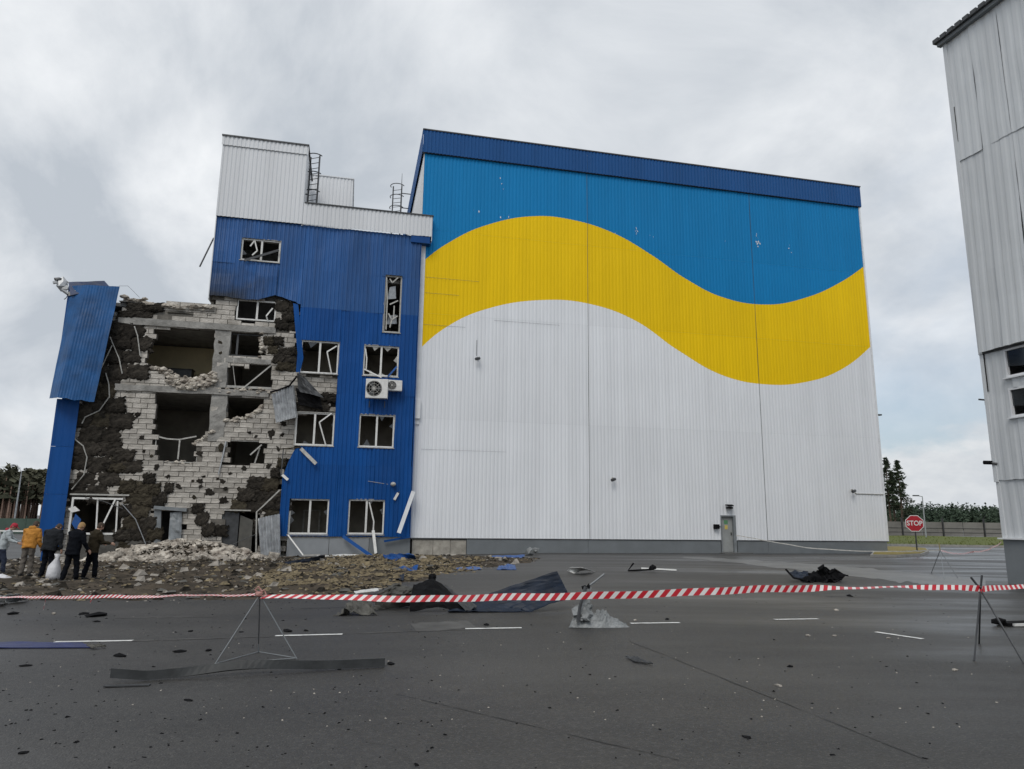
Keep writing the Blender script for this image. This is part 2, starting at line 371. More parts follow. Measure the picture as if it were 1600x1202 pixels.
def struct(name, mb, m, **k): return build(name, mb, m, kind='structure', **k)
def inpoly(x, y, P):
    r = False; n = len(P); j = n - 1
    for i in range(n):
        if (P[i][1] > y) != (P[j][1] > y) and x < (P[j][0] - P[i][0]) * (y - P[i][1]) / (P[j][1] - P[i][1]) + P[i][0]: r = not r
        j = i
    return r
def local(px, py, Y, root): return root.matrix_world.inverted() @ at(px, py, Y)
def pw(pts):
    def g(t):
        if t <= pts[0][0]: return pts[0][1]
        for (a, b), (c, d) in zip(pts, pts[1:]):
            if t <= c: return b + (d - b) * (t - a) / (c - a)
        return pts[-1][1]
    return g
def const(v): return lambda t: v
def fbm(x, y, z=0, o=4): return mn.fractal(Vector((x, y, z)), 1., 2., o)
def strips(t0, t1, lo, hi, holes=(), y=-.4, pitch=.22, dep=.035, yfn=None, ph=0):
    "profiled cladding sheet between lo(t) and hi(t), cut round the holes"
    ts = {t0, t1}; k = math.floor((t0 - ph) / pitch)
    prof = ((0, 0), (.04, 1), (.13, 1), (.17, 0)) if dep else ((0, 0),)
    while ph + k * pitch < t1:
        for a, b in prof:
            t = ph + k * pitch + a * pitch / .22
            if t0 < t < t1: ts.add(t)
        k += 1
    for h in holes:
        for t in h[:2]:
            if t0 < t < t1: ts.add(t)
    ts = sorted(ts)
    def rib(t):
        a = ((t - ph) / pitch - math.floor((t - ph) / pitch + 1e-9)) * .22
        return dep * max(0, min(1, a / .04, (.17 - a) / .04)) if dep else 0
    mb = MB()
    def V(t, z): return (t, y - rib(t) + (yfn(t, z) if yfn else 0), z)
    for a, b in zip(ts, ts[1:]):
        if b - a < 1e-6: continue
        m_ = (a + b) / 2; iv = [((lo(a), lo(b)), (hi(a), hi(b)))]
        for h in holes:
            if h[0] - 1e-6 <= m_ <= h[1] + 1e-6:
                ni = []
                for l_, h_ in iv:
                    if h[3] <= min(l_) or h[2] >= max(h_): ni.append((l_, h_)); continue
                    if h[2] > max(l_): ni.append((l_, (h[2], h[2])))
                    if h[3] < min(h_): ni.append(((h[3], h[3]), h_))
                iv = ni
        for l_, h_ in iv:
            if h_[0] - l_[0] < 1e-4 and h_[1] - l_[1] < 1e-4: continue
            nz_ = max(1, int((max(h_) - min(l_)) / .5)) if yfn else 1
            for q in range(nz_):
                f0, f1 = q / nz_, (q + 1) / nz_
                mb.quad(V(a, l_[0] + (h_[0] - l_[0]) * f0), V(b, l_[1] + (h_[1] - l_[1]) * f0), V(b, l_[1] + (h_[1] - l_[1]) * f1), V(a, l_[0] + (h_[0] - l_[0]) * f1))
    return mb

# ================================================================ SETTING
g = MB()
xs = [-2500, -28, 2, 2500]; ys = [-200, 3500]
for yy in ys:
    for x in xs: g.v.append((x, yy, G(x)))
for i in range(3): g.f.append((i, i + 1, i + 5, i + 4))
struct('ground', g, ASPH)
def flat(name, pxs, m, lift=.004, **k):
    pts = [gnd(*p) for p in pxs]
    mb = MB(); mb.add([(p.x, p.y, G(p.x) + lift) for p in pts], [tuple(range(len(pts)))])
    return struct(name, mb, m, **k)
def strip_line(p, q, wd, n=12, lift=.006, rag=0):
    a = gnd(*p); b = gnd(*q); d = (b - a); d.z = 0; d.normalize(); s = Vector((-d.y, d.x, 0)); mb = MB()
    def fn(u, v):
        c = a.lerp(b, u); w_ = (v - .5) * wd * (1 + rag * fbm(u * 7, v * 3, p[0]) * 1.2); P = c + s * w_; return (P.x, P.y, G(P.x) + lift)
    return mb.grid(fn, n, 1)
for p, q in (((85, 1003.5), (207, 1001.5)), ((430, 994), (535, 991.5)), ((727, 983), (815, 981.5)), ((985, 974.5), (1062, 973.5)), ((1210, 968.5), (1278, 967.5)), ((1368, 988), (1442, 999))):
    struct('road_marking', strip_line(p, q, .1, 14, .006, .25), 'paint')
for p, q, wd in (((207, 1002), (430, 995), .07), ((536, 991), (727, 984), .06), ((180, 966), (340, 964), .10), ((1290, 932), (1380, 935), .12)):
    struct('worn_marking', strip_line(p, q, wd, 20, .005, 1.6), 'worn')
# paving joint running to the lower right
struct('paving_joint', strip_line((985, 1003), (1440, 1185), .013, 90, .004, 2.4), mat('tar_joint', (.027, .0265, .026), .6, 0, .3, 6))
struct('paving_joint', strip_line((620, 1085), (1060, 1188), .010, 90, .004, 2.6), MATS['tar_joint'])
struct('paving_joint', strip_line((470, 951), (640, 947), .16, 20, .004, 1.), MATS['tar_joint'])
pa = [gnd(*p) for p in ((1068, 870), (1170, 875), (1300, 884), (1400, 893), (1500, 903), (1540, 907))]; pb = [gnd(*p) for p in ((1068, 872), (1150, 880), (1290, 896), (1400, 909), (1470, 915), (1540, 917))]
def pathfn(u, v):
    k = min(4, int(u * 5)); f_ = u * 5 - k; a_ = pa[k].lerp(pa[k + 1], f_); b_ = pb[k].lerp(pb[k + 1], f_); P = a_.lerp(b_, v + (.22 * fbm(u * 22, v * 2, 3, 5) if v in (0, 1) else 0)); return (P.x, P.y, G(P.x) + .006)
struct('concrete_path', MB().grid(pathfn, 90, 1), 'concpath')
struct('asphalt_patch', strip_line((645, 980), (738, 976), .9, 14, .004, .5), 'worn')
# kerb and verge to the right
def slab(name, pxs, m, h):
    mb = MB(); mb.prism([(p.x, p.y, G(p.x) - .05) for p in (gnd(*q) for q in pxs)], (0, 0, h + .05)); return struct(name, mb, m)
vg = MB()
def verge(u, v):
    x = 14 + u * 210; y = 60.8 - .12 * (x - 32) + v * 56
    return (x, y, .12 + .10 * fbm(x * .15, y * .15) * v)
vg.grid(verge, 50, 16); struct('grass_verge', vg, 'grass')
kb = MB()
for i in range(60):
    x0 = 14 + i * 2.0; mb = MB(); y0 = 60.8 - .12 * (x0 - 32); mb.prism([(x0, y0 - .15, -.05), (x0 + 1.97, y0 - .15 - .24, -.05), (x0 + 1.97, y0 - .24, -.05), (x0, y0, -.05)], (0, 0, .21)); kb.add(mb.v, mb.f)
struct('kerb', kb, 'kerb')
isl = [gnd(*p) for p in ((1372, 857), (1420, 857.5), (1448, 860), (1452, 864), (1440, 869), (1400, 871.5), (1360, 871))]
mb = MB(); mb.prism([(p.x, p.y, -.03) for p in isl], (0, 0, .16)); struct('kerb', mb, 'kerb')
cen = sum(isl, Vector()) / len(isl)
mb = MB(); mb.prism([((p.x - cen.x) * .93 + cen.x, (p.y - cen.y) * .93 + cen.y, .05) for p in isl], (0, 0, .12)); struct('grass_island', mb, 'dry')
# grass blades on the verge edge and island
gb = MB()
for i in range(2600):
    x = U(18, 90); v = R() ** 2; y = 60.9 - .12 * (x - 32) + v * 50; h = U(.06, .2); a = U(0, PI); dx, dy = math.cos(a) * .05, math.sin(a) * .05
    gb.add([(x - dx, y - dy, .1), (x + dx, y + dy, .1), (x + U(-.06, .06), y + U(-.06, .06), .12 + h)], [(0, 1, 2)])
build('grass_tuft', gb, 'grass', fixn=False, kind='stuff', label='short green grass on the verge below the far fence', category='grass')

# ================================================================ HALL
hall = thing('warehouse_hall', 'huge windowless hall clad in ribbed sheet with a painted blue, yellow and white wave', 'warehouse', A, PHI)
HW, HD, HP, HB, HT = 28.5, 45., .72, 22.2, 23.57
D0, D1 = 17.55, 18.5
cols = [.0, 9.72, 20.5, HW]; rows = [HP, 6.95, 12.75, 17.6, HB + .1]
for i in range(3):
    for j in range(4):
        sub = [cols[i] + .003, cols[i + 1] - .012]
        o = build('cladding_panel', strips(sub[0], sub[1], const(rows[j] + (.004 if j else 0)), const(rows[j + 1]), [(D0, D1, 0, 2.12)], 0, .21, .020, lambda t, z: .014 * fbm(t * .8, z * .35, 3.) * min(1, z - HP)), WAVE, hall, fixn=False)
mb = MB(); mb.box((.0, .04, HP - .03), (D0, .3, HT - .3)).box((D1, .04, HP - .03), (HW, .3, HT - .3)).box((D0, .04, 2.12), (D1, .3, HT - .3))
build('wall_core', mb, 'whitedirty', hall)
for a, b in ((0, 9.72), (9.72, 20.5), (20.5, HW)):
    build('fascia_sheet', strips(a - (.12 if a == 0 else 0), b + (.12 if b == HW else -.01), const(HB), const(HT), (), -.14, .21, .03), 'fascia', hall, fixn=False)
mb = MB(); mb.box((-.16, -.2, HT), (HW + .16, .35, HT + .07)); mb.box((-.12, -.13, HB - .02), (HW + .12, .02, HB)); build('roof_edge', mb, 'metald', hall)
mb = MB()
def side_sheet(x, z0, z1, y0, y1, m, name):
    mb = MB(); y = y0
    while y < y1 - .01:
        for a, b, d0, d1 in ((0, .04, 0, 1), (.04, .13, 1, 1), (.13, .17, 1, 0), (.17, .21, 0, 0)):
            sg = -1 if x < 1 else 1
            mb.quad((x + sg * .032 * d0, y + a, z0), (x + sg * .032 * d0, y + a, z1), (x + sg * .032 * d1, min(y1, y + b), z1), (x + sg * .032 * d1, min(y1, y + b), z0))
        y += .21
    build(name, mb, m, hall, fixn=False)
side_sheet(-.01, HP, HB, 0, HD, 'white', 'side_wall'); side_sheet(-.13, HB, HT, -.14, HD, 'fascia', 'fascia_sheet')
side_sheet(HW + .01, HP, HB, 0, HD, 'white', 'side_wall'); side_sheet(HW + .13, HB, HT, -.14, HD, 'fascia', 'fascia_sheet')
mb = MB(); mb.box((0, HD, 0), (HW, HD + .3, HT)); build('rear_wall', mb, 'white', hall)
mb = MB(); mb.box((0, .3, HT - .25), (HW, HD, HT - .05)); build('roof', mb, 'roof', hall)
for a, b in ((2.95, 9.6), (9.6, D0 - .05), (D1 + .05, 20.5), (20.5, HW - .05)):
    mb = MB(); mb.box((a + .006, -.06, -.3), (b - .006, .2, HP)); build('plinth_panel', mb, 'plinth', hall, bevel=.006)
for a, b in ((.12, 1.2), (1.2, 2.1), (2.1, 2.94)):
    mb = MB(); mb.box((a + .008, -.02, -.4), (b - .008, .2, HP - .04 - U(0, .05))); build('bare_plinth_block', mb, 'bare', hall, bevel=.01, label='bare cement section of the plinth where the grey facing has come off')
mb = MB(); mb.box((0, -.05, -.02), (.9, 0, 0)); 
mb = MB(); mb.box((-.04, -.09, HP - .03), (D0 - .06, 0, HP + .015)); mb.box((D1 + .06, -.09, HP - .03), (HW + .06, 0, HP + .015)); build('drip_flashing', mb, 'metald', hall)
mb = MB(); mb.box((HW - .02, -.07, HP), (HW + .09, .08, HB - .02)); build('corner_trim', mb, 'trimw', hall)
mb = MB(); mb.box((.0, -.075, 6.6), (.25, -.02, 16.6)); mb.box((-.02, -.2, 6.9), (.28, -.078, 7.9)); build('corner_trim', mb, 'trimw', hall)
mb = MB(); mb.box((9.67, -.043, HP + .02), (9.77, -.036, HB - .03)); build('seam_strip', mb, 'whitedirty', hall) if False else None
for t in (9.715, 20.49):
    mb = MB(); mb.box((t - .012, -.030, HP + .02), (t + .012, .02, HB - .02)); build('panel_seam', mb, 'metald', hall)
# the door
dr = build('door', MB().box((D0 + .07, .10, .06), (D1 - .16, .15, 2.04)), 'door', hall)
build('handle', MB().box((D1 - .27, .05, 1.0), (D1 - .24, .1, 1.16)), 'black', dr)
build('notice', MB().box((D0 + .28, .095, 1.62), (D0 + .52, .099, 1.84)), 'greenp', dr); build('notice', MB().box((D0 + .32, .093, 1.33), (D0 + .50, .099, 1.56)), 'yellowp', dr)
mb = MB(); mb.box((D0, -.05, 0), (D0 + .06, .2, 2.12)).box((D1 - .15, -.05, 0), (D1, .2, 2.12)).box((D0 + .06, -.05, 2.05), (D1 - .15, .2, 2.12)); build('door_frame', mb, 'greymetal', hall)
build('doorstep', MB().box((D0 - .1, -.55, -.1), (D1 + .7, -.062, .05)), 'concpath', hall, bevel=.01)
# paint chips in the blue
mb = MB()
for px, py, n in ((783, 284, 2), (784, 298, 1), (746, 333, 2), (780, 339, 1), (795, 341, 2), (993, 361, 8), (1020, 365, 2), (962, 360, 1), (1183, 368, 4), (1185, 379, 8), (1234, 387, 3), (1134, 377, 1)):
    t, z = fp(px, py, .03)
    for k in range(n):
        a, b, r = t + random.gauss(0, .10), z + random.gauss(0, .15), U(.012, .05)
        mb.add([(a + r * U(-1, -.4), -.039, b - r * U(0, .6)), (a + r * U(.1, .8), -.039, b - r), (a + r * U(.4, 1), -.039, b + r * U(.2, 1.6)), (a - r * U(0, .6), -.039, b + r * U(1, 2))], [(0, 1, 2, 3)])
build('paint_chip', mb, 'white', hall, kind='stuff', fixn=False)
# dents and lap lines near the left end
mb = MB()
for t0, t1, z in ((.3, 2.6, 12.1), (.3, 2.2, 13.9), (.2, 3.3, 14.8), (4.2, 8., 12.62), (.4, 5, 5.3), (16, 19.5, 2.95))[:5]: mb.box((t0, -.032, z), (t1, -.02, z + .007))
build('sheet_lap', mb, 'greymetal', hall)

# ================================================================ DAMAGED BUILDING
an = thing('wrecked_office_block', 'shell-torn blue office block with a missing facade, broken windows and bare block walls', 'building', A, PHI)
TP = 16.98
def rect(x0, y0, x1, y1, s=.4):
    a, z1 = fp(x0, y0, s); b, z0 = fp(x1, y1, s); return (a, b, z0, z1)
W = dict(w11=(-6.0, -4.1, .88, 2.6), w13=(-3.15, -1.36, .9, 2.62), w21=(-5.99, -4.08, 5.27, 6.94), w23=(-2.85, -1.05, 5.28, 6.97), w31=(-5.99, -4.08, 8.99, 10.7), w33=(-2.81, -.98, 9.02, 10.66),
         slit=(-1.88, -.98, 11.42, 14.6), top=(-9.31, -7.38, 14.75, 15.95))
holes = list(W.values())
def jig(a, b, amp, sc, seed=0): return lambda t: a + amp * fbm(t * sc, seed, 0, 5)
def wob(t, z): return .03 * fbm(t * .5, z * .5, 3.) 
# rows of blue sheets; each sheet a part
def rowsheets(t0, t1, zlo, zhi, hs, m, step=2.3, y=-.4, wobble=.045):
    n = max(1, round((t1 - t0) / step)); 
    for i in range(n):
        a = t0 + (t1 - t0) * i / n; b = t0 + (t1 - t0) * (i + 1) / n; sd = R() * 50; tl = U(-.02, .02)
        yf = lambda t, z, sd=sd, tl=tl, a=a: wobble * fbm(t * .6, z * .45, sd) + tl * (t - a)
        build('cladding_panel', strips(a, b, zlo, zhi, hs, y, .21, .03, yf), m, an, fixn=False)
bot = pw([(-10.62, 12.72), (-9.8, 12.70), (-9.0, 12.62), (-8.3, 12.64), (-7.8, 12.82), (-7.45, 12.98), (-7.0, 12.86), (-6.3, 12.62), (-5.9, 12.5)])
botj = lambda t: bot(t) + .05 * fbm(t * 3, 1.)
rowsheets(-10.62, -6.15, const(14.5), const(TP), holes, 'bluetop', 1.5)
rowsheets(-10.62, -7.4, botj, const(14.515), holes, 'bluesoot' if False else 'bluetop', 1.1, -.42, .08)
rowsheets(-7.4, -6.15, botj, const(14.515), holes, 'bluetop', 1.3, -.41, .09)
rowsheets(-6.15, -.02, const(14.5), const(TP), holes, 'bluetop', 2.05)
rowsheets(-6.15, -.02, lambda t: 12.42 + .02 * fbm(t, 2.), const(14.515), holes, 'bluetop', 2.05, -.415, .025)
rowsheets(-6.15, -4.07, lambda t: 8.98, lambda t: 12.45, holes, 'blue', 2.1, -.39, .05)
rowsheets(-4.07, -.08, const(8.0), const(12.45), holes, 'blue', 2., -.39)
rowsheets(-4.07, -.10, const(4.3), const(8.01), holes, 'blue', 2., -.40)
lx = pw([(.7, -6.38), (2.1, -6.36), (3.8, -6.48), (4.6, -6.15), (5.2, -5.86)])
def leftedge(t): # lower boundary as function of t for the sheet left of -5.86 : triangular tab
    return .78
rowsheets(-5.6, -.08, const(.78), const(4.32), holes, 'blue', 1.9, -.405)
rowsheets(-5.6, -4.07, const(4.3), const(5.24), (), 'blue', 1.6, -.395)
tophi = pw([(-6.45, 3.5), (-6.2, 4.4), (-5.9, 5.1), (-5.6, 5.24)])
build('cladding_panel', strips(-6.42, -5.6, const(.78), tophi, holes, -.41, .21, .03, lambda t, z: -.06 * max(0, -5.6 - t)), 'blue', an, fixn=False)
# small right-hand return of the block and white gap
mb = MB(); mb.box((-.06, -.42, .75), (-.02, .0, TP)); build('edge_trim', mb, 'blue', an)
# white parapet band and tower
for a, b in ((-6.35, -3.), (-3., .50)):
    build('parapet_panel', strips(a, b, const(TP), const(18.16), (), -.52, .21, .03), 'white', an, fixn=False)
mb = MB(); mb.box((.5, -.52, TP - .25), (.53, .0, 18.16)); build('parapet_end', mb, 'white', an)
mb = MB(); mb.box((-6.3, -.6, 18.16), (.58, .1, 18.22)); build('parapet_cap', mb, 'metald', an)
mb = MB(); mb.box((-2.0, -.58, TP - .32), (.5, -.40, TP - .003)); build('blue_soffit', mb, 'blue', an) if False else None
mb = MB(); mb.box((-.6, -.50, TP - .36), (.42, -.45, TP - .004)).box((-.6, -.50, TP - .40), (.48, .0, TP - .36)); build('parapet_soffit', mb, 'blue', an)
for a, b in ((-10.66, -8.5), (-8.5, -6.36)):
    build('tower_panel', strips(a, b, const(TP), const(21.05), (), -.5, .21, .03), 'white', an, fixn=False)
build('tower_band', strips(-10.7, -6.3, const(20.95), const(21.45), (), -.56, .21, .03), 'white', an, fixn=False)
mb = MB(); mb.box((-10.72, -.64, 21.45), (-6.28, 3.6, 21.52)); build('tower_roof', mb, 'metald', an)
mb = MB(); mb.box((-6.40, -.47, 16.9), (-6.36, 3.5, 21.45)).box((-10.66, -.47, 12.5), (-10.62, 3.5, 21.45)).box((-10.62, 3.46, 12.5), (-6.4, 3.5, 21.45)); build('tower_side', mb, 'white', an)
a, z1 = fp(477, 275, -4); b, _ = fp(552, 285, -4); _, z1 = fp(552, 281, -4)
build('roof_housing', strips(a - 2, b, const(17.4), const(z1), (), 4, .21, .03), 'white', an, fixn=False)
mb = MB(); mb.box((a - 2, 4.05, 17.4), (b, 8, z1 - .02)); mb.box((a - 2, 3.93, z1), (b + .05, 8, z1 + .06)); build('roof_housing', mb, 'white', an)
# concealed structure: back, floors, partitions
INY = 6.
mb = MB(); mb.box((-16.6, INY, -.6), (-10.6, INY + .3, 12.1)).box((-10.6, INY, -.6), (-.0, INY + .3, TP)); build('inner_back_wall', mb, 'inner', an)
for z0, z1 in ((.0, 3.8), (4.12, 7.6), (7.95, 10.9)): build('inner_wall', MB().box((-6.1, 2.9, z0), (-.2, 3.0, z1)), 'inner', an)
mb = MB(); mb.box((-16.4, 3.9, 8.0), (-9.75, 4.0, 10.9)); build('painted_room_wall', mb, 'room', an)
for z0, z1, t0 in ((-.5, -.1, -16.6), (3.85, 4.1, -16.6), (7.62, 7.93, -16.6), (10.97, 11.25, -16.6), (14.3, 14.5, -10.6), (16.7, 16.95, -10.6)):
    build('floor_slab', MB().box((t0, .05, z0), (-.02, INY - .06, z1)), 'conc', an)
build('roof_slab', MB().box((-16.5, .0, 11.9), (-10.6, 11, 12.08)), 'conc', an)
for t, z0, z1 in ((-16.6, -.3, 12.0), (-9.82, -.1, 11.0), (-6.25, -.1, 16.9), (-3.5, -.1, 16.9), (-.15, -.1, 16.9), (-10.6, 11.3, 16.9)):
    build('partition', MB().box((t, .06, z0), (t + .14, INY - .06, z1)), 'inner', an)
mb = MB(); mb.box((-16.7, -.3, -.6), (-16.62, INY, 12)); build('side_wall', mb, 'blue', an)
# wall core behind the blue
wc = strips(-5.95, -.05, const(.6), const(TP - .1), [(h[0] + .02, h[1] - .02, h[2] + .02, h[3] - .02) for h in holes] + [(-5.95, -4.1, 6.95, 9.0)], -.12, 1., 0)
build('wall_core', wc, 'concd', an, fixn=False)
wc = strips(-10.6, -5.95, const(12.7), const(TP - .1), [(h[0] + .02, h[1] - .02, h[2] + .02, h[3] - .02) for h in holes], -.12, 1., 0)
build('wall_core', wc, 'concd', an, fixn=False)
# concrete frame showing in the breach
def cbox(x0, y0, x1, y1, s0, dep, m='conc', name='concrete_beam', rag=.03):
    a, z1 = fp(x0, y0, s0); b, z0 = fp(x1, y1, s0); mb = MB()
    n = max(2, int(max(b - a, z1 - z0) / .35)); horiz = b - a > z1 - z0
    secs = []
    for i in range(n + 1):
        u = i / n; j = lambda: U(-rag, rag)
        if horiz:
            t = a + (b - a) * u; secs.append([(t, -s0 + j(), z0 + j()), (t, -s0 + dep, z0 + j()), (t, -s0 + dep, z1 + j()), (t, -s0 + j(), z1 + j())])
        else:
            z = z0 + (z1 - z0) * u; secs.append([(a + j(), -s0 + j(), z), (b + j(), -s0 + j(), z), (b + j(), -s0 + dep, z), (a + j(), -s0 + dep, z)])
    for sct in secs: mb.v += sct
    for i in range(n):
        for k in range(4): mb.f.append((i * 4 + k, i * 4 + (k + 1) % 4, i * 4 + 4 + (k + 1) % 4, i * 4 + 4 + k))
    mb.f += [(0, 1, 2, 3), tuple(n * 4 + k for k in (3, 2, 1, 0))]
    return build(name, mb, m, an)
for t0_, t1_, z0_, z1_ in ((-14.7, -7.3, 10.96, 11.29), (-14.5, -7.4, 7.64, 7.93)):
    mb = MB(); n_ = 24
    for i in range(n_ + 1):
        t_ = t0_ + (t1_ - t0_) * i / n_; j_ = lambda: U(-.02, .02)
        mb.v += [(t_, -.31 + j_(), z0_ + j_()), (t_, .1, z0_), (t_, .1, z1_), (t_, -.31 + j_(), z1_ + j_())]
    for i in range(n_):
        for k in range(4): mb.f.append((i * 4 + k, i * 4 + (k + 1) % 4, i * 4 + 4 + (k + 1) % 4, i * 4 + 4 + k))
    mb.f += [(0, 1, 2, 3), (n_ * 4 + 3, n_ * 4 + 2, n_ * 4 + 1, n_ * 4)]
    build('concrete_beam', mb, 'conc', an)
cbox(337, 516, 353, 606, .24, .4, name='concrete_column'); cbox(331, 616, 349, 690, .24, .4, name='concrete_column')
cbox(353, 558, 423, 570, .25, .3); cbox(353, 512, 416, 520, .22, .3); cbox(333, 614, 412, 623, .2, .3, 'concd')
# ---- blocks
OPEN = [
 [(247, 513), (337, 513), (337, 603), (300, 603), (262, 592), (246, 584), (229, 578), (231, 558), (235, 535), (242, 522)],
 [(352, 519), (414, 519), (405, 530), (410, 548), (412, 557), (352, 557)],
 [(352, 570), (425, 570), (424, 610), (352, 610)],
 [(246, 614), (333, 614), (330, 672), (322, 680), (316, 686), (306, 690), (304, 724), (245, 724), (243, 690), (241, 640)],
 [(350, 622), (412, 622), (412, 633), (404, 640), (398, 648), (386, 651), (380, 656), (352, 656)],
 [(355, 689), (413, 689), (412, 726), (355, 726)],
 [(371, 468), (430, 468), (430, 504), (371, 504)],
 [(112, 774), (185, 774), (185, 836), (112, 836)],
 [(240, 797), (285, 797), (285, 880), (240, 880)], [(349, 796), (403, 796), (403, 880), (349, 880)],
 [(463, 644), (520, 644), (520, 698), (463, 698)], [(471, 531), (527, 531), (527, 586), (471, 586)],
]
OPEN = [[fp(x, y, .22) for x, y in P] for P in OPEN]
BEAM = [[fp(x, y, .22) for x, y in P] for P in ([(187, 492), (432, 492), (432, 513), (187, 513)], [(178, 600), (428, 600), (428, 615), (178, 615)], [(335, 510), (354, 510), (354, 606), (335, 606)], [(329, 614), (349, 614), (349, 690), (329, 690)])]
EXPO = [[fp(x, y, .22) for x, y in P] for P in (
 [(95, 880), (95, 600), (170, 520), (184, 480), (250, 474), (332, 474), (332, 462), (430, 462), (462, 472), (468, 560), (472, 586), (528, 586), (526, 646), (462, 646), (464, 700), (441, 735), (441, 800), (440, 860), (440, 880)],)]
variants = []
for k in range(8):
    mb = MB(); mb.box((-.5, 0, -.5), (.5, 1, .5)); mb.v = [(x + U(-.012, .012), y + (U(-.05, .02) if y < .5 else 0), z + U(-.03, .03)) for x, y, z in mb.v]; variants.append(mb.mesh('block', 'block'))
def wavybreak(t, z): return .06 * fbm(t * 2, z * 2, 9.)
cand = []; bed = MB(); CW, CHt, JN = .66, .25, .030
rz = 0; z = -.45
while z < 12.75:
    off = (rz % 2) * CW / 2 + (.07 if rz % 3 == 1 else 0); t = -16.6 + off
    while t < -3.9:
        cx_, cz_ = t + CW / 2, z + CHt / 2
        if inpoly(cx_, cz_, EXPO[0]):
            smp = [(t + CW * u, z + CHt * v) for u in (.08, .3, .5, .7, .92) for v in (.2, .8)]
            def blocked(p): return any(inpoly(p[0] + wavybreak(*p), p[1] + wavybreak(p[1], p[0]), P) for P in OPEN)
            bl = [blocked(p) for p in smp]; free = 1 - sum(bl) / len(bl)
            lo5 = sum(bl[0::2]); hi5 = sum(bl[1::2]); lf4 = sum(bl[:4]); rt4 = sum(bl[6:])
            if free > .75: cand.append((t, z, CW, CHt, free))
            elif free > .2:
                if hi5 <= 1 and lo5 >= 3: cand.append((t, z + CHt * .45, CW, CHt * .55, free))
                elif lo5 <= 1 and hi5 >= 3: cand.append((t, z, CW, CHt * .55, free))
                elif lf4 != rt4: wd = CW * (.62 if free > .5 else .36); cand.append((t if lf4 < rt4 else t + CW - wd, z, wd, CHt, free))
        t += CW
    z += CHt; rz += 1
cand.sort(key=lambda c: -c[2] * c[3]); stuffb = MB()
for i, (t, z, wd, hh, fr) in enumerate(cand):
    y0 = -.22 + U(-.018, .018) + (.07 if R() < .04 else 0); bed.box((t, -.195, z), (t + wd, .05, z + hh + .001))
    if i < 300:
        o = put('block', variants[i % 8], an); o.location = (t + wd / 2, y0, z + hh / 2); o.scale = (wd - JN * U(.7, 1.2), .2, hh - JN * U(.7, 1.2)); o.rotation_euler = (U(-.02, .02), U(-.014, .014), U(-.03, .03))
    else: stuffb.box((t + JN / 2, y0, z + JN / 2), (t + wd - JN / 2, y0 + .2, z + hh - JN / 2))
build('block_course', stuffb, 'block', an, kind='stuff')
build('mortar_bed', bed, 'mortar', an, fixn=False, kind='stuff')
print('blocks', len(cand))
# pits torn by splinters
pit = []
for k in range(4):
    mb = MB(); mb.blob((0, 0, 0), 1, (1, .3, 1.1), .12, 3); mb.v = [(x * (1 + .9 * fbm(x * 1.6 + k * 7, z * 1.6, y)), y, z * (1 + .9 * fbm(z * 1.6, x * 1.6 + k * 5, y))) for x, y, z in mb.v]; pit.append(mb.mesh('wool_tuft', 'woolb' if k < 1 else 'wool'))
PITS = [(215, 648, 5), (222, 684, 5), (232, 655, 4), (206, 655, 8), (244, 730, 6), (286, 744, 4), (301, 752, 3), (313, 752, 6), (335, 738, 3), (348, 753, 5), (279, 760, 6), (292, 770, 7), (303, 778, 5), (327, 769, 7), (337, 772, 6), (350, 782, 6), (352, 763, 4), (275, 752, 3), (314, 760, 3), (340, 748, 3), (236, 670, 3), (237, 713, 4), (312, 709, 5), (432, 654, 8), (424, 678, 8), (443, 662, 6), (456, 668, 7), (435, 702, 5), (420, 728, 5), (397, 660, 5), (441, 680, 4), (381, 732, 5), (404, 732, 4), (390, 676, 4), (400, 682, 3), (409, 487, 5), (436, 530, 6), (445, 555, 5), (388, 692, 3), (318, 745, 3), (360, 740, 3), (372, 755, 4), (344, 535, 5), (345, 552, 4), (348, 575, 4), (225, 705, 4), (262, 745, 4), (341, 690, 10), (345, 700, 7)]
for pi_, (px, py, r) in enumerate(PITS):
    if pi_ % 3 == 2: continue
    t, z = fp(px, py, .22); o = put('wool_tuft', random.choice(pit), an); s = r * .022; o.location = (t, -.235, z); o.scale = (s * U(.7, 1.1), s * .5, s * U(.8, 1.2)); o.rotation_euler = (0, U(0, 6), 0)
